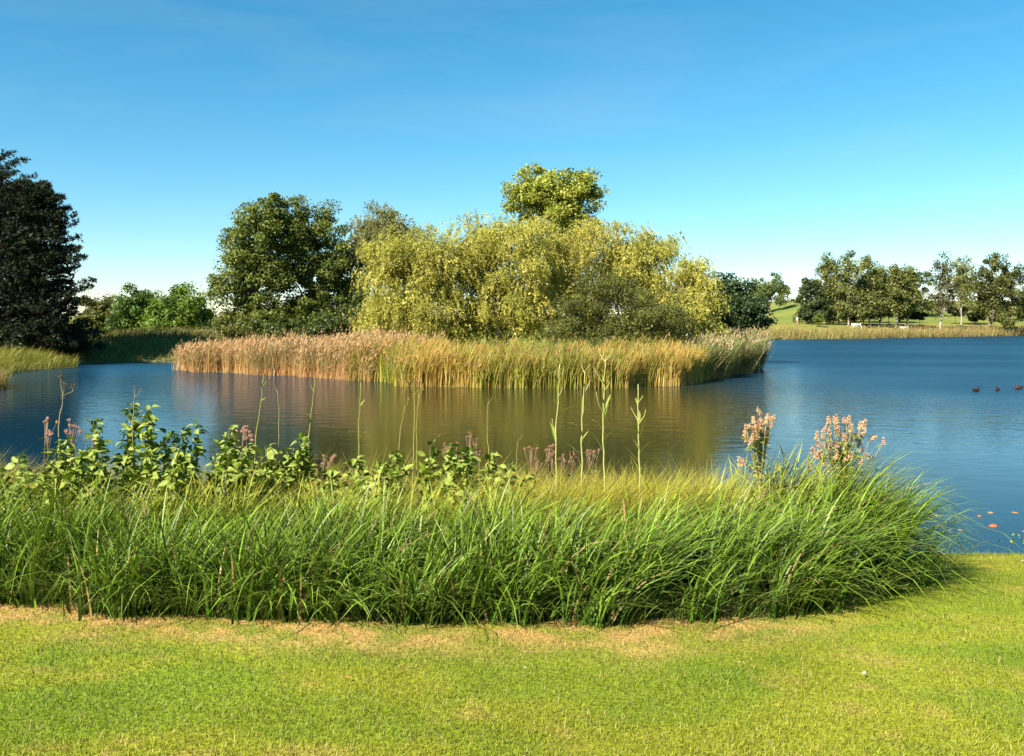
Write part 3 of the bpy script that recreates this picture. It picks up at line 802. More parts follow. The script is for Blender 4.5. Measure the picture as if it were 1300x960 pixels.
def bank_grass(name, label, poly, n, length, c0, c1, width=.02, lean=.2, bend=.5, m=3, wind=.6, mat=None, keep=None, nz=.3, kind='stuff'):
    poly = np.array(poly, float); lo, hi = poly.min(0), poly.max(0)
    pts = np.zeros((0, 2))
    while len(pts) < n:
        q = lo + (hi - lo) * rng.random((n * 2, 2))
        q = q[poly_sd(q[:, 0], q[:, 1], poly) > 0]
        if keep is not None: q = q[keep(q[:, 0], q[:, 1])]
        pts = np.vstack([pts, q])
    pts = pts[:n]
    x, y = pts[:, 0], pts[:, 1]
    base = np.stack([x, y, height(x, y) - .02], -1)
    tus = fbm(x * 1.4, y * 1.4, 61, 3)
    L = length[0] + (length[1] - length[0]) * rng.random(n)
    L = L * (.75 + .5 * tus)
    az = np.where(rng.random(n) < wind, .5 * rng.normal(size=n), rng.random(n) * 6.28)
    c0, c1 = np.array(c0), np.array(c1)
    w = np.clip(tus + nz * rng.normal(size=n), 0, 1)[:, None]
    ca = (c0[0] + (c0[1] - c0[0]) * w) * (1 + .15 * rng.normal(size=(n, 1))).clip(.5, 1.5)
    cb = (c1[0] + (c1[1] - c1[0]) * w) * (1 + .15 * rng.normal(size=(n, 1))).clip(.5, 1.5)
    g = Geo()
    blades(g, base, L, lean * np.abs(rng.normal(size=n)), bend * (.3 + .9 * rng.random(n)), az, np.full(n, width), m, ca, cb)
    o = link(name, g.mesh(name), mat or M_DRY)
    tag(o, label, None, None, kind)
    return o
inshore = lambda x, y: (shore(x, y) > -.15) & (shore(x, y) < 3.5)
bank_grass('bank_grass', 'sunlit yellow green grass along the left bank below the pines', [(-25, 36), (-22, 38.5), (-26.7, 44), (-29, 52), (-28.5, 58), (-32, 60), (-40, 58), (-36, 36)], 9000, (.6, 1.1),
           [(.13, .16, .03), (.17, .18, .03)], [(.25, .24, .05), (.20, .21, .04)], .035, keep=lambda x, y: (shore(x, y) > -.2) & (shore(x, y) < 6))
bank_grass('bank_grass', 'olive grass covering the shaded bank at the back of the inlet', [(-31.5, 61), (-30, 63), (-24.3, 64.5), (-14, 76), (-18, 90), (-40, 84), (-38, 64)], 9000, (.4, .9),
           [(.09, .10, .03), (.13, .12, .04)], [(.16, .155, .05), (.22, .17, .07)], .045, keep=lambda x, y: (shore(x, y) > -.2) & (shore(x, y) < 12))
bank_grass('bank_grass', 'reddish brown waterside grass at the left edge of the picture', [(-26, 33), (-21.5, 38), (-25, 43), (-28, 40)], 1500, (.7, 1.3),
           [(.24, .13, .07), (.16, .14, .05)], [(.30, .19, .09), (.19, .18, .06)], .03, keep=inshore)

# sedge band between lawn and lake
def sedge_band():
    g = Geo()
    back = lambda x: np.interp(x, [-8, -4, 0, 1.5, 2.5, 3.4, 4.1], [9.3, 8.9, 8.6, 8.8, 9.6, 9.7, 8.9])
    def pts(n):
        x = -8.4 + 11.95 * rng.random(n); f = front_y(x); b = back(x)
        u = rng.random(n) ** 1.15
        return x, f + (b - f) * u, u
    # tussocks
    nt = 640
    tx, ty, tu = pts(nt)
    keep = (ty < 10.2)
    tx, ty, tu = tx[keep], ty[keep], tu[keep]; nt = len(tx)
    per = 33
    k = np.repeat(np.arange(nt), per); n = len(k)
    ra, rr = rng.random(n) * 6.283, np.abs(rng.normal(size=n)) * .09
    x, y = tx[k] + rr * np.cos(ra), ty[k] + rr * np.sin(ra)
    base = np.stack([x, y, height(x, y) - .02], -1)
    big = sstep(1.0, 2.6, tx)                                    # longer, wind-combed sedge on the right
    mid = sstep(-.2, .9, tx)
    tl = (.74 + .16 * rng.random(nt)) * (1 + .06 * big + .26 * sstep(2.0, 2.7, tx) * sstep(.15, .6, tu)) * (.9 + .22 * fbm(tx * 1.2, ty * 1.2, 14, 3)) * (1 - .25 * sstep(3.5, 4.15, tx)) * np.where(tu < .06, .7, 1)
    L = tl[k] * (.62 + .46 * rng.random(n))
    windd = .12 * rng.normal(size=nt) + .15
    # blend radial splay with wind to the right
    wk = np.clip(.28 + .42 * mid[k] + .25 * rng.normal(size=n), 0, 1)
    dx = (1 - wk) * np.cos(ra) + wk * np.cos(windd[k]); dy = (1 - wk) * np.sin(ra) + wk * np.sin(windd[k])
    az = np.arctan2(dy, dx) + .45 * rng.normal(size=n)
    lean = .04 + .20 * rng.random(n) ** 1.5 + .16 * mid[k] * rng.random(n)
    bend = .04 + .46 * rng.random(n) ** 1.8 + .30 * mid[k] * rng.random(n)
    swirl = fbm(x * .9 + 5, y * 1.6, 33, 3) - .5
    az = az + 2.2 * swirl
    lodged = rng.random(n) < (.10 + .35 * sstep(.52, .68, fbm(x * .8, y * 1.1, 47, 3)))
    bend = np.where(lodged, .75 + .35 * rng.random(n), bend)
    L = L * np.where(lodged, 1.1, .86 + .3 * fbm(x * 1.3, y * 1.3, 29, 3))
    tone = rng.random(nt)[k][:, None]
    root = np.array([.030, .072, .006]); tipg = np.array([.135, .215, .020]); tipy = np.array([.27, .255, .022])  # roots darkened in colour to deepen the shade between blades
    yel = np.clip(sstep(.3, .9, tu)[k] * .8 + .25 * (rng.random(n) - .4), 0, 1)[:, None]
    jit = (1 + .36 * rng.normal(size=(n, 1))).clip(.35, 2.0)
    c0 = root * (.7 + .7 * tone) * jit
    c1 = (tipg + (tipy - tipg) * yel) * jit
    dead = rng.random(n) < .035
    c0[dead] = (.22, .15, .06); c1[dead] = (.34, .24, .10)
    th0 = .05 + .22 * np.abs(rng.normal(size=n))
    curl = .25 + 1.5 * rng.random(n) ** 1.3 + .75 * mid[k] * rng.random(n)
    curl = np.where(lodged, 1.3 + 1.1 * rng.random(n), curl)
    th0 = np.where(lodged, th0 + .25, th0)
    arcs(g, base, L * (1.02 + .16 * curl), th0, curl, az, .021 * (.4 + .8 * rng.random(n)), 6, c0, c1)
    # single stray blades drooping out over the lawn
    n = 900
    x = -6 + 10 * rng.random(n); y = front_y(x) + .22 * rng.random(n) - .04
    base = np.stack([x, y, height(x, y)], -1)
    az = -math.pi / 2 + 1.0 * rng.normal(size=n) + .5
    c0 = np.tile([.07, .12, .016], (n, 1)) * (1 + .2 * rng.normal(size=(n, 1))); c1 = np.tile([.14, .17, .03], (n, 1)) * (1 + .25 * rng.normal(size=(n, 1)))
    blades(g, base, .28 + .38 * rng.random(n), .3 + .3 * rng.random(n), .5 + .4 * rng.random(n), az, np.full(n, .008), 5, c0, c1)
    o = link('sedge', g.mesh('sedge'), M_SEDGE)
    tag(o, 'thick green sedge between the lawn and the lake', None, None, 'stuff')
sedge_band()
bank_grass('waterside_grass', 'yellowing fine grass behind the sedge at the near waterside', [(-9, 8.7), (-9, 11.9), (-4, 11.9), (-1, 11.2), (2, 10.5), (3.2, 10.2), (2.6, 9.5), (1.5, 8.6), (-4, 8.6)], 26000, (.65, 1.15),
           [(.15, .165, .018), (.24, .215, .025)], [(.37, .305, .04), (.26, .265, .03)], .010, lean=.3, bend=.55, m=3, wind=.5, keep=lambda x, y: (x > -.9) | (vnoise(x * 900, y * 900, 3) < .35))

def lawn_grass():
    n = 185000
    y = 3.3 + 6.9 * rng.random(n * 2) ** 1.25
    x = (rng.random(n * 2) - .5) * 2 * (.66 * y + .4)
    ok = ((y < front_y(x) + .12) | (x > 3.9)) & (shore(x, y) > .12)
    x, y = x[ok][:n], y[ok][:n]; n = len(x)
    base = np.stack([x, y, height(x, y) - .004], -1)
    c = lawn_color(x, y) * (1 + .34 * rng.normal(size=(n, 1))).clip(.45, 1.7)
    odd = rng.random(n) < .07
    c[odd] = np.array([.34, .27, .10]) * (.6 + .6 * rng.random((odd.sum(), 1)))
    L = (.016 + .020 * rng.random(n)) * (1 + .5 * (fbm(x * 3, y * 3, 71, 3) - .5))
    L = np.where(rng.random(n) < .012, L * 2.1, L)
    L = np.where(shore(x, y) < .9, L * 2.2, L)
    az = rng.random(n) * 6.283
    g = Geo()
    blades(g, base, L, .5 * rng.random(n), .6 * rng.random(n), az, np.full(n, .0058), 1, c * .9, c * 1.12)
    o = link('lawn_grass', g.mesh('lawn_grass'), M_LAWN)
    tag(o, 'short mown grass of the lawn, dried to straw along the sedge', None, None, 'stuff')
lawn_grass()

# ------------------------------------------------------------------ foreground herbs
def leaf_mesh(name, L, W, curl, fold, cols, seg=4):
    """ovate leaf from the origin along +X, folded along the midrib and curled down; three points per row"""
    V, C = [], []
    for i in range(seg + 1):
        t = i / seg
        w = W * .5 * (math.sin(math.pi * min(1, t ** .75 * .96 + .04)) ** .8)
        x = L * t * (1 - .12 * curl * t); z = -curl * L * t * t * .55
        wav = .05 * W * math.sin(9 * t)
        V += [(x, w, z + fold * w + wav), (x, 0, z), (x, -w, z + fold * w - wav)]
        C += [np.array(cols[0]), np.array(cols[1]), np.array(cols[0])]
    Q = []
    for i in range(seg):
        o = i * 3
        Q += [(o, o + 1, o + 4, o + 3), (o + 1, o + 2, o + 5, o + 4)]
    Q = np.array(Q)[:, ::-1]
    me = make_mesh(name, np.array(V), Q, np.array(C), True)
    me.materials.append(M_HERB)
    return me
LEAVES = [leaf_mesh('leaf', l, w, cu, fo, ((.060 * k, .105 * k, .008 * k), (.095 * k, .145 * k, .014 * k)))
          for l, w, cu, fo, k in ((.13, .075, .5, .35, 1), (.115, .07, .9, .5, 1.25), (.14, .07, .25, .2, .8), (.10, .065, 1.1, .6, 1.5), (.125, .085, .7, .15, .65), (.12, .06, -.3, .5, 1.9), (.09, .06, 1.6, .8, 1.2), (.07, .045, .6, .4, 1.0), (.11, .05, 1.3, .9, .8))]
LANCE = [leaf_mesh('lance_leaf', l, w, cu, fo, ((.22, .235, .06), (.27, .27, .09)), 4) for l, w, cu, fo in ((.30, .035, .2, .5), (.24, .03, .6, .4), (.36, .04, 1.0, .4))]
NARROW = [leaf_mesh('narrow_leaf', l, w, cu, fo, ((.14, .165, .035), (.18, .19, .045)), 3) for l, w, cu, fo in ((.085, .018, .4, .3), (.07, .016, .9, .3))]

def leaf_at(parent, me, p, az, pitch, roll, s=1.0, name='leaf'):
    o = bpy.data.objects.new(name, me)
    o.location = p; o.rotation_euler = (roll, -pitch, az); o.scale = (s, s, s)
    o.parent = parent
    col.objects.link(o)
    return o

def leafy_plant(label, px, d, top_py, width_px, n_stem, n_leaf, stem_c=(.12, .13, .04)):
    bx = at(px, d); base = np.array([bx, d, gz(bx, d)])
    root = empty('leafy_plant', base); tag(root, label, 'plant', 'leafy waterside plants')
    H = zat(top_py, d) - base[2]; W = width_px / F_PX * d
    for k in range(n_stem):
        fx = (k + .5) / n_stem - .5 if n_stem > 1 else 0
        ex = fx * W + .04 * rng.normal(); ey = .25 * rng.normal()
        h = H * (1 - .30 * abs(fx) * 2 * rng.random() - .12 * rng.random()) if k != n_stem // 2 else H
        t = np.linspace(0, 1, 6)[:, None]
        path = np.array([ex * .45, ey * .5, -.05]) + t * np.array([ex * .55, ey * .5, h + .05]) + (t ** 2.5) * np.array([.05, 0, 0]) + .008 * rng.normal(size=(6, 3))
        g = Geo(); g.tube(path, .007 * (1 - .65 * t[:, 0]), 5, stem_c)
        st = link('stem', g.mesh('stem', True), M_STEM, root)
        m = int(2.6 * n_leaf) // n_stem
        for q in range(m):
            tt = .50 + .50 * ((q + rng.random()) / m)
            p = np.array([np.interp(tt, t[:, 0], path[:, c]) for c in range(3)])
            az = q * 2.4 + .6 * rng.normal()
            if rng.random() < .45: az = .7 * rng.normal()          # blown to the right
            s = (1.02 - .22 * max(0, tt - .7) / .3) * (.75 + .45 * rng.random())
            out = .05 * rng.random()
            leaf_at(st, LEAVES[rng.integers(len(LEAVES))], p + out * np.array([math.cos(az), math.sin(az), .4]), az, .25 + .5 * rng.normal(), .6 * rng.normal(), s)
    return root

PL = [  # label, px, d, top row, width px, stems, leaves
    ('low leafy plant at the left edge of the picture beside the sedge', 22, 9.0, 580, 75, 5, 95),
    ('leafy plant under the leftmost pink flower heads', 75, 9.6, 560, 60, 4, 90),
    ('leafy plant with three tall shoots, tallest left of the dry forked stalk', 128, 9.8, 520, 70, 4, 105),
    ('broad leafy plant in front of the three tall shoots', 110, 8.9, 572, 110, 6, 130),
    ('leafy plant with the highest pale shoot bent right, beside a dry forked stalk', 190, 9.8, 517, 52, 3, 85),
    ('small leafy plant with one free standing shoot against the water', 232, 9.9, 537, 30, 2, 46),
    ('dense leafy plant in front of the free standing shoot', 205, 9.0, 568, 95, 5, 115),
    ('leafy plant with a tall shoot left of the first bare green stalk', 284, 9.6, 541, 55, 4, 92),
    ('dense leafy plant in front of the first two bare green stalks', 300, 9.0, 575, 100, 5, 110),
    ('leafy plant at the foot of the third bare stalk', 370, 9.5, 552, 80, 5, 105),
    ('low leafy plant right of the third bare stalk, among yellow grass', 425, 9.2, 590, 75, 4, 70),
    ('leafy plant with curled leaves left of the paired seed stalk', 492, 9.4, 572, 60, 3, 62),
    ('leafy plant with broad pale leaves at the foot of the paired seed stalk', 545, 9.5, 566, 55, 4, 70),
    ('leafy plant around the cluster of pink flowers near the middle', 592, 9.5, 562, 70, 4, 85),
    ('sparse low leafy plant right of the middle pink flowers', 635, 9.2, 590, 60, 3, 45),
]
PL += [
    ('low leafy plant in front of the leftmost pink flowers', 60, 9.1, 588, 85, 5, 90),
    ('low leafy plant in front of the highest pale shoot', 165, 9.2, 566, 80, 5, 100),
    ('low leafy plant filling the gap before the first bare green stalk', 252, 9.2, 572, 70, 5, 90),
    ('low leafy plant between the second and third bare stalks', 340, 9.2, 578, 80, 5, 90),
    ('low leafy plant at the foot of the straight green stalk with dark tip', 462, 9.1, 596, 70, 4, 60),
    ('low leafy plant in front of the middle pink flowers', 572, 9.1, 592, 80, 5, 70),
]
for a in PL: leafy_plant(*a)

# pink flowering plants
def floret_mesh(name, n, rx, rz, cols, size=.02):
    u = norm(rng.normal(size=(n, 3))) * (rng.random((n, 1)) ** .33)
    u[:, 2] = np.abs(u[:, 2])
    p = u * np.array([rx, rx, rz])
    a = norm(rng.normal(size=(n, 3)) + np.array([0, 0, .6])); b = norm(np.cross(a, rng.normal(size=(n, 3))))
    v, f = diamonds(p, a, b, size * (.7 + .6 * rng.random(n)), size * .55)
    c = np.repeat(color_mix(n, cols, .2), 4, 0)
    me = make_mesh(name, v, f, c); me.materials.append(M_FLOWER)
    return me
PINKC = ((.50, .30, .22), (.42, .20, .17), (.56, .38, .26))
DUSK = ((.36, .20, .11), (.29, .14, .09), (.44, .29, .17))
HEADS = [floret_mesh('flower_head', 150, .055, .04, PINKC), floret_mesh('flower_head', 120, .045, .035, DUSK)]

def flower_plant(label, px, d, heads, kind, leaves=10):
    """heads: list of (px, py) of the flower heads"""
    bx = at(px, d); base = np.array([bx, d, gz(bx, d)])
    root = empty('flowering_plant', base); tag(root, label, 'plant', 'pink flowering plants at the waterside')
    for hx, hy in heads:
        e = np.array([at(hx, d), d + .06 * rng.normal(), zat(hy + 4, d)]) - base
        t = np.linspace(0, 1, 6)[:, None]
        path = np.array([.02 * rng.normal(), .02 * rng.normal(), -.05]) * (1 - t) + e * t + (t * (1 - t)) * .06 * rng.normal(size=3)
        g = Geo(); g.tube(path, .006 * (1 - .5 * t[:, 0]), 5, (.16, .10, .06))
        link('stem', g.mesh('stem', True), M_STEM, root)
        for q in range(6):
            off = rng.normal(size=3) * np.array([.042, .035, .024]) - np.array([0, 0, .02])
            g = Geo(); g.tube(np.array([path[-2], (path[-2] + e + off) / 2 + np.array([0, 0, -.01]), e + off]), [.003, .0025, .002], 4, (.20, .13, .07))
            fs = link('flower_stalk', g.mesh('flower_stalk', True), M_STEM, root)
            h = bpy.data.objects.new('flower_head', HEADS[kind]); h.parent = fs; h.location = e + off
            s = .26 + .26 * rng.random(); h.scale = (s, s, s * 1.5); h.rotation_euler = (.5 * rng.normal(), .5 * rng.normal(), 6 * rng.random()); col.objects.link(h)
        for q in range(leaves):
            tt = .35 + .55 * q / leaves
            p = np.array([np.interp(tt, t[:, 0], path[:, c]) for c in range(3)])
            leaf_at(root, LEAVES[rng.integers(len(LEAVES))], p, q * 2.4 + rng.normal() * .4, .1 + .3 * rng.normal(), .4 * rng.normal(), .75)
for a in (('leftmost pink flower heads beside the dry brown stalk', 56, 9.9, [(52, 530), (65, 543)], 0),
          ('pink flower heads right of the dry brown stalk', 88, 9.8, [(84, 534), (92, 542), (116, 552)], 0),
          ('pink flower head beside the first bare green stalk', 304, 9.8, [(300, 546), (309, 540), (313, 552)], 0),
          ('single dull pink flower low beside the third bare stalk', 413, 9.5, [(413, 577), (402, 583)], 0, 6),
          ('tall cluster of purple pink flowers near the middle of the bank', 595, 9.7, [(597, 549), (602, 556), (572, 562), (608, 566), (592, 576), (563, 566)], 1),
          ('two pink flower heads left of the tall pale stalks', 674, 9.6, [(674, 566), (684, 580)], 1, 4),
          ('reddish flower head close left of the first tall pale stalk', 698, 9.7, [(697, 564), (702, 572)], 1, 4),
          ('reddish flower heads between the first two tall pale stalks', 722, 9.7, [(716, 572), (728, 568), (729, 575)], 1, 4),
          ('reddish flower head between the second and third tall pale stalks', 752, 9.7, [(748, 568), (757, 569)], 1, 4)):
    flower_plant(*a)

# bare and leafy stalks
def stalk(label, px, d, base_py, pts, rad, stem_c, side=(), blades_n=0, seeds=None, seed_c=(.20, .14, .06), lance=0):
    """pts: (px, py) along the stem from low to high; side: lists of points for branches"""
    bx = at(px, d); base = np.array([bx, d, gz(bx, d)])
    root = empty('tall_stalk', base); tag(root, label, 'plant', 'tall stalks at the waterside')
    def w(q, dy=0): return np.array([at(q[0], d), d + dy, zat(q[1], d)]) - base
    path = [np.array([0, 0, -.05])] + [w(q) for q in pts]
    path = np.array(path)
    ss = np.linspace(0, 1, len(path)); tt = np.linspace(0, 1, 3 * len(path))
    sm = np.stack([np.interp(tt, ss, path[:, c]) for c in range(3)], -1)
    sm[1:-1] += .004 * rng.normal(size=sm[1:-1].shape)
    g = Geo(); g.tube(sm, rad * (1 - .55 * tt), 7, stem_c)
    link('stem', g.mesh('stem', True), M_STEM, root)
    for br in side:
        dy = .05 * rng.normal()
        bp = np.array([w(br[0])] + [w(q, dy) for q in br[1:]])
        s2 = np.linspace(0, 1, len(bp)); t2 = np.linspace(0, 1, 5)
        bp = np.stack([np.interp(t2, s2, bp[:, c]) for c in range(3)], -1)
        g = Geo(); g.tube(bp, rad * .5 * (1 - .5 * t2), 5, stem_c)
        br_o = link('branch', g.mesh('branch', True), M_STEM, root)
        if seeds: seed_cluster(br_o, bp[-1], seeds, seed_c)
    if seeds: seed_cluster(root, sm[-1], seeds, seed_c)
    for q in range(blades_n):
        tq = .45 + .45 * rng.random()
        p = np.array([np.interp(tq, tt, sm[:, c]) for c in range(3)])
        leaf_at(root, NARROW[q % 2], p, rng.random() * 6.28, 1.0, 0, .9 + .6 * rng.random())
    for q in range(lance):
        tq = .38 + .30 * q / max(1, lance) + .04 * rng.random()
        p = np.array([np.interp(tq, tt, sm[:, c]) for c in range(3)])
        az = (0 if q % 2 else math.pi) + .7 * rng.normal()
        leaf_at(root, LANCE[q % 3], p, az, 1.05 + .15 * rng.normal(), .3 * rng.normal(), .75 + .35 * rng.random())
    return root
_seed = {}
def seed_cluster(root, p, size, c):
    key = (size, c)
    if key not in _seed:
        n = 26
        q = rng.normal(size=(n, 3)) * size * np.array([.5, .5, .9])
        a = norm(rng.normal(size=(n, 3)) + np.array([0, 0, 1.2])); b = norm(np.cross(a, rng.normal(size=(n, 3))))
        v, f = diamonds(q, a, b, size * 1.1, size * .5)
        me = make_mesh('seed_head', v, f, np.repeat(color_mix(n, (c, tuple(.6 * k for k in c), tuple(1.4 * k for k in c)), .2), 4, 0)); me.materials.append(M_FLOWER)
        _seed[key] = me
    o = bpy.data.objects.new('seed_head', _seed[key]); o.parent = root; o.location = p; o.rotation_euler = (0, 0, 6 * rng.random()); col.objects.link(o)

BRN, GRN, PALE = (.17, .12, .055), (.19, .20, .045), (.30, .29, .085)
stalk('dry brown forked stalk with seed heads near the left edge', 74, 9.9, 600, [(74, 545), (78, 520), (80, 502)], .009, (.24, .19, .08),
      [[(80, 502), (76, 490), (76, 478)], [(80, 502), (84, 496), (84, 488)], [(80, 502), (87, 498), (86, 490)]], seeds=.025, seed_c=BRN)
stalk('thin dry stalk with two short forks against the blue water', 168, 9.9, 600, [(168, 538), (170, 515), (171, 505)], .006, (.24, .19, .10),
      [[(171, 505), (168, 498), (168, 494)], [(171, 505), (176, 500), (178, 495)]], seeds=.016, seed_c=BRN)
stalk('first bare green stalk from the left, leaning slightly right', 322, 9.6, 600, [(324, 560), (330, 520), (335, 478)], .009, GRN, [[(334, 490), (340, 482), (344, 474)]], seeds=.012, seed_c=GRN, blades_n=3)
stalk('short thin stalk just right of the first bare green stalk', 352, 9.8, 600, [(354, 555), (354, 520), (352, 495)], .006, (.22, .20, .07), [[(353, 500), (349, 494), (348, 490)]], seeds=.010, seed_c=BRN)
stalk('bare green stalk with a bent forked tip, third from the left', 391, 9.6, 600, [(391, 560), (396, 520), (400, 483)], .009, GRN, [[(400, 485), (397, 476), (396, 472)], [(399, 498), (394, 490), (393, 486)]], seeds=.012, seed_c=GRN, blades_n=2)
stalk('straight green stalk with a dark tip left of the paired seed stalk', 454, 9.6, 600, [(455, 572), (456, 530), (458, 484)], .009, GRN, [[(457, 555), (461, 552), (463, 548)]], seeds=.016, seed_c=BRN, blades_n=4)
stalk('thin slanting stalk with pale yellow seed head', 505, 9.9, 600, [(507, 552), (512, 528), (514, 515)], .006, (.24, .21, .06), [[(514, 515), (513, 505), (514, 497)], [(513, 520), (518, 512), (519, 506)]], seeds=.018, seed_c=(.24, .19, .06))
stalk('left one of the paired seed stalks, standing straight', 523, 9.3, 620, [(524, 615), (526, 560), (526, 500), (525, 488)], .008, GRN, [[(526, 500), (521, 490), (520, 485)], [(526, 502), (531, 494), (532, 486)]], seeds=.018, seed_c=BRN, blades_n=3)
stalk('right one of the paired seed stalks, bent at the top', 529, 9.4, 620, [(528, 612), (529, 560), (530, 510), (534, 497)], .007, GRN, [[(531, 505), (534, 500), (536, 490)]], seeds=.018, seed_c=(.30, .27, .06), blades_n=3)
stalk('thin stalk with a small fork in front of the dark reflection', 619, 9.7, 600, [(620, 573), (618, 540), (620, 510)], .006, (.22, .20, .06), [[(620, 512), (623, 508), (625, 505)]], seeds=.010, seed_c=BRN)
stalk('short forked twig left of the pink flower heads', 655, 9.6, 600, [(656, 592), (656, 570), (657, 560)], .005, (.22, .19, .06), [[(657, 560), (653, 552), (652, 548)], [(657, 560), (661, 556), (663, 552)]])
stalk('first tall pale stalk from the left, almost bare', 706, 9.4, 620, [(706, 612), (706, 540), (709, 490), (711, 462)], .010, PALE, [[(706, 550), (702, 540), (701, 532)], [(708, 505), (713, 498), (715, 492)], [(709, 480), (714, 474), (716, 468)]], blades_n=3, lance=2)
stalk('second tall pale stalk, with a leafy foot', 738, 9.3, 620, [(739, 610), (738, 560), (741, 510), (743, 470)], .011, PALE, [[(741, 500), (748, 488), (750, 482)], [(742, 472), (746, 466), (749, 462)], [(742, 474), (739, 466), (738, 462)]], blades_n=3, lance=4)
stalk('tallest pale stalk with long forked branches at its top', 767, 9.3, 620, [(768, 608), (765, 560), (767, 500), (769, 455)], .011, PALE, [[(766, 525), (759, 512), (756, 497)], [(767, 490), (760, 478), (755, 468)], [(768, 495), (772, 490), (774, 484)], [(768, 460), (776, 450), (778, 442)], [(768, 460), (763, 450), (760, 441)]], blades_n=4, lance=4)
stalk('rightmost tall pale stalk with broad spearlike leaves at its foot', 812, 9.3, 620, [(813, 612), (811, 570), (810, 520), (810, 488)], .011, PALE, [[(811, 535), (805, 525), (802, 518)], [(810, 540), (818, 528), (820, 520)], [(810, 512), (814, 505), (815, 502)]], blades_n=3, lance=6)

# willowherbs: fluffy pink and cream plumes on a leafy stem
FLUFF = [floret_mesh('flower_spike', 110, .030, .12, ((.57, .40, .22), (.50, .31, .20), (.60, .45, .23)), .026), floret_mesh('flower_spike', 90, .028, .10, ((.54, .34, .23), (.58, .42, .24), (.48, .22, .22)), .024)]
def willowherb(label, px, d, base_py, spikes, stem_top):
    bx = at(px, d); base = np.array([bx, d, gz(bx, d)])
    root = empty('willowherb', base); tag(root, label, 'plant')
    def w(q, dy=0): return np.array([at(q[0], d), d + dy, zat(q[1], d)]) - base
    top = w(stem_top)
    t = np.linspace(0, 1, 8)[:, None]
    path = np.array([0, 0, -.05]) * (1 - t) + top * t
    g = Geo(); g.tube(path, .012 * (1 - .5 * t[:, 0]), 6, (.42, .28, .16)); link('stem', g.mesh('stem', True), M_STEM, root)
    spikes = spikes + [(a_ + 4 * rng.normal(), b_ + 7 + 3 * rng.normal()) for a_, b_ in spikes]
    for k, q in enumerate(spikes):
        e = w(q, .10 * rng.normal())
        f = .5 + .4 * rng.random()
        s0 = np.array([np.interp(f, t[:, 0], path[:, c]) for c in range(3)])
        s0[2] = min(s0[2], e[2] - .05)
        u = np.linspace(0, 1, 5)[:, None]
        bp = s0 * (1 - u) + e * u + (u * (1 - u)) * np.array([.35 * (e[0] - s0[0]), 0, -.06])
        g = Geo(); g.tube(bp, .005 * (1 - .5 * u[:, 0]), 4, (.24, .20, .07)); br_o = link('branch', g.mesh('branch', True), M_STEM, root)
        h = bpy.data.objects.new('flower_spike', FLUFF[k % 2]); h.parent = br_o; h.location = e - np.array([0, 0, .03])
        s = .6 + .35 * rng.random(); h.scale = (s, s, s); h.rotation_euler = (.25 * rng.normal(), .15 + .25 * rng.normal(), 6 * rng.random()); col.objects.link(h)
        for m in range(11):
            uu = .05 + .9 * rng.random()
            p = np.array([np.interp(uu, u[:, 0], bp[:, c]) for c in range(3)])
            leaf_at(br_o, NARROW[m % 2], p, rng.random() * 6.28, .5 + .4 * rng.normal(), .4 * rng.normal(), .7 + .4 * rng.random())
    for m in range(10):
        uu = .4 + .6 * rng.random()
        p = np.array([np.interp(uu, t[:, 0], path[:, c]) for c in range(3)])
        leaf_at(root, NARROW[m % 2], p, rng.random() * 6.28, .2 + .4 * rng.normal(), .4 * rng.normal(), 1)
willowherb('slender pink and cream willowherb, the left one of the two', 963, 8.9, 620,
           [(969, 524), (972, 530), (981, 533), (978, 538), (950, 532), (957, 534), (964, 538), (948, 542), (950, 552), (955, 556), (962, 546), (972, 545), (974, 556), (941, 585), (966, 532)], (966, 540))
willowherb('bushy round pink and cream willowherb, the right one of the two', 1070, 8.8, 620,
           [(1053, 536), (1062, 533), (1070, 531), (1078, 533), (1085, 537), (1093, 548), (1100, 553), (1047, 545), (1043, 556), (1035, 573), (1041, 576), (1046, 588), (1055, 552), (1065, 545),
            (1075, 543), (1085, 552), (1092, 562), (1050, 565), (1060, 562), (1072, 556), (1082, 566), (1096, 576), (1058, 578), (1068, 574), (1085, 580)], (1071, 560))
# sprig at the right edge of the bank
leaf_sprig = empty('bank_sprig', (at(1297, 9.6), 9.6, gz(at(1297, 9.6), 9.6)))
tag(leaf_sprig, 'small yellow green sprig on the bank at the right edge of the picture', 'plant')
for q in range(16):
    leaf_at(leaf_sprig, LEAVES[(3, 5, 1)[q % 3]], (.1 * rng.normal(), .06 * rng.normal(), .06 + .17 * rng.random()), rng.random() * 6.28, .5 * rng.random(), .4 * rng.normal(), .5)

# ------------------------------------------------------------------ stones, fallen leaves, ducks, benches
import bmesh
def stone(label, px, py, lpx, c, sub=0.0, hz=.35, seed=0):
    d = wd(py); x = at(px, d); L = .78 * lpx / F_PX * d
    bm = bmesh.new(); bmesh.ops.create_icosphere(bm, subdivisions=2, radius=1)
    r = np.random.default_rng(seed)
    kx = r.normal(size=(4, 3))
    vs_ = []
    for v in bm.verts:
        p = np.array(v.co); f = 1 + .26 * sum(math.sin(2.2 * float(k @ p) + i) for i, k in enumerate(kx)) / 2
        vs_.append(p * f * np.array([L * .5, L * .42, L * hz]))
    faces = np.array([[v.index for v in f.verts] for f in bm.faces]); bm.free()
    vs_ = np.array(vs_)
    o = link('stone', make_mesh('stone', vs_, faces, np.tile(np.array(c) * .72, (len(vs_), 1)), True), M_STONE, None, (x, d, -sub - .10 * L))
    o.rotation_euler = (0, 0, .5 * r.normal())
    tag(o, label, 'stone', 'stones in the shallows near the lawn')
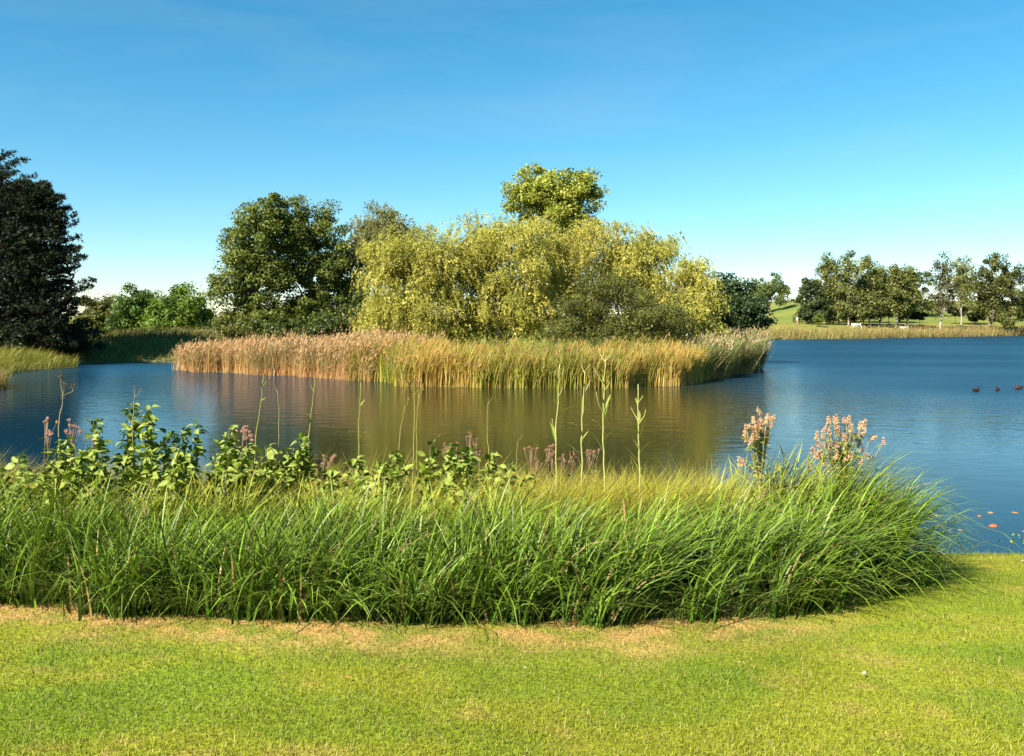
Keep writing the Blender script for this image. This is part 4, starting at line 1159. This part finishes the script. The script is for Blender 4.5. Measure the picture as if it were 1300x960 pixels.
for k, a in enumerate((('largest orange brown stone in the shallows by the lawn', 1260, 668, 17, (.42, .13, .05), .0, .34),
                       ('orange stone left of a smaller one in the shallows', 1244, 655, 11, (.44, .17, .04), .0, .26),
                       ('small pinkish stone right beside an orange one in the shallows', 1257, 651, 9, (.46, .22, .11), .0, .26),
                       ('flat orange stone nearest the right edge of the picture', 1289, 651, 12, (.42, .18, .05), .0, .2),
                       ('pale pink stone closest to the sedge in the shallows', 1187, 654, 15, (.46, .25, .17), .0, .16),
                       ('pale grey stone farthest out in the shallows', 1251, 645, 14, (.40, .34, .28), .01, .14),
                       ('small tan stone low in the water left of the largest orange one', 1219, 673, 9, (.42, .28, .18), .0, .16),
                       ('dull pink stone half sunk between the largest one and the right edge', 1282, 675, 14, (.40, .24, .19), .012, .14),
                       ('pinkish stone cut by the right edge of the picture', 1303, 675, 13, (.44, .20, .14), .0, .18))):
    stone(*a, seed=40 + k)

def small_leaf(label, px, py, c, s):
    d = 1.6 / ((py - HORIZON) / F_PX - .09); x = at(px, d)
    V = np.array([(-.5, 0, .1), (-.15, .28, .02), (.3, .2, .12), (.55, 0, .05), (.25, -.25, .1), (-.2, -.22, .16), (0, 0, 0)]) * s
    T = np.array([(0, 6, 1), (1, 6, 2), (2, 6, 3), (3, 6, 4), (4, 6, 5), (5, 6, 0)])
    o = link('fallen_leaf', make_mesh('fallen_leaf', V, T, np.tile(c, (7, 1)), True), M_FLOWER, None, (x, d, gz(x, d) + .03))
    o.rotation_euler = (.2 * rng.normal(), .2 * rng.normal(), 6 * rng.random()); o.scale = (.62, .62, .5)
    tag(o, label, 'leaf', 'fallen leaves on the lawn')
for a in (('white fallen leaf on the lawn below the middle of the sedge', 666, 854, (.52, .50, .42), .04), ('white fallen leaf on the lawn right of the middle', 939, 847, (.66, .64, .58), .045),
          ('tan fallen leaf on the lawn near the dry strip', 895, 816, (.50, .28, .15), .06), ('pale fallen leaf low on the right of the lawn', 1097, 861, (.58, .50, .38), .06),
          ('brown leaf in the dry strip on the left', 139, 802, (.20, .09, .04), .06), ('tan leaf on the lawn near the right edge', 1223, 817, (.50, .33, .16), .06),
          ('white leaf on the bank at the right edge of the picture', 1298, 716, (.66, .64, .58), .06), ('red brown leaf at the bottom left of centre', 441, 866, (.42, .16, .07), .05),
          ('brown leaf in the dry strip just left of centre', 556, 830, (.22, .11, .04), .05)):
    small_leaf(*a)

def duck(label, px, py, face):
    d = wd(py); x = at(px, d)
    root = empty('duck', (x, d, 0)); tag(root, label, 'duck', 'ducks swimming on the lake'); root.rotation_euler = (0, 0, face)
    BR, DK = (.055, .026, .016), (.022, .013, .010)
    s = np.linspace(0, 1, 10)
    g = Geo()
    g.tube(np.stack([-.17 + .34 * s, 0 * s, .05 + .045 * (1 - s) ** 3 + .015 * s], -1), .075 * np.sin(math.pi * (.08 + .86 * s)) ** .7 + .002, 10, BR)
    g.tube(np.array([(.10, 0, .07), (.125, 0, .11), (.135, 0, .15)]), [.038, .028, .026], 8, BR)
    link('body', g.mesh('body', True), M_FEATHER, root)
    g = Geo(); h = np.linspace(0, 1, 7)
    g.tube(np.stack([.10 + .085 * h, 0 * h, .165 + .002 * h], -1), .036 * np.sin(math.pi * (.06 + .9 * h)) ** .6, 8, DK); link('head', g.mesh('head', True), M_FEATHER, root)
    g = Geo(); g.tube(np.array([(.178, 0, .162), (.205, 0, .155), (.225, 0, .152)]), [.013, .011, .006], 6, (.22, .12, .03)); link('bill', g.mesh('bill', True), M_STONE, root)
    for sd in (-1, 1):
        g = Geo(); g.tube(np.stack([.07 - .25 * s, sd * (.062 - .03 * s), .085 + .02 * s], -1), .032 * np.sin(math.pi * (.1 + .85 * s)) ** .8, 6, DK); link('wing', g.mesh('wing', True), M_FEATHER, root)
    g = Geo(); g.tube(np.array([(-.15, 0, .09), (-.19, 0, .115), (-.215, 0, .13)]), [.03, .02, .006], 6, DK); link('tail', g.mesh('tail', True), M_FEATHER, root)
duck('leftmost of the three brown ducks on the open lake', 1239, 497, .3)
duck('middle one of the three brown ducks on the open lake', 1266, 496, -2.4)
duck('rightmost brown duck, at the edge of the picture', 1293, 494, 3.0)

def box(g, lo, hi, c):
    (x0, y0, z0), (x1, y1, z1) = lo, hi
    v = np.array([(x, y, z) for x in (x0, x1) for y in (y0, y1) for z in (z0, z1)])
    q = np.array([(0, 1, 3, 2), (4, 6, 7, 5), (0, 4, 5, 1), (2, 3, 7, 6), (0, 2, 6, 4), (1, 5, 7, 3)])
    g.add(v, q, None, c)
def bench(label, px, d, w_px, rot):
    x = at(px, d); root = empty('bench', (x, d, gz(x, d))); tag(root, label, 'bench', 'white benches on the far shore'); root.rotation_euler = (0, 0, rot)
    W = w_px / F_PX * d; WH = (.58, .57, .54)
    for k in range(4):
        g = Geo(); box(g, (-W / 2, -.22 + .11 * k, .60), (W / 2, -.13 + .11 * k, .65), WH); link('seat_slat', g.mesh('seat_slat'), M_WOOD, root)
    for k in range(3):
        g = Geo(); box(g, (-W / 2, .24, .78 + .14 * k), (W / 2, .28, .89 + .14 * k), WH); link('back_slat', g.mesh('back_slat'), M_WOOD, root)
    for sx_ in (-1, 1):
        for yy in (-.2, .2):
            g = Geo(); box(g, (sx_ * (W / 2 - .2) - .04, yy - .04, -.1), (sx_ * (W / 2 - .2) + .04, yy + .04, .598 if yy < 0 else 1.18), WH); link('leg', g.mesh('leg'), M_WOOD, root)
bench('white bench under the broadest birch on the far shore', 1088, 183, 13, .05)
bench('white bench at the right of the far grove, seen at an angle', 1148, 188, 10, -.5)
mk = empty('marker_post', (at(1012, 182), 182, gz(at(1012, 182), 182))); tag(mk, 'short white post on the grass left of the far grove', 'post')
g = Geo(); g.tube(np.array([(0, 0, -.1), (0, 0, .5), (0, 0, .95)]), [.12, .12, .12], 8, (.36, .18, .10)); link('post', g.mesh('post', True), M_WOOD, mk)
g = Geo(); g.tube(np.array([(0, 0, .95), (0, 0, 1.2), (0, 0, 1.42)]), [.2, .24, .14], 8, (.78, .76, .72)); link('cap', g.mesh('cap', True), M_WOOD, mk)
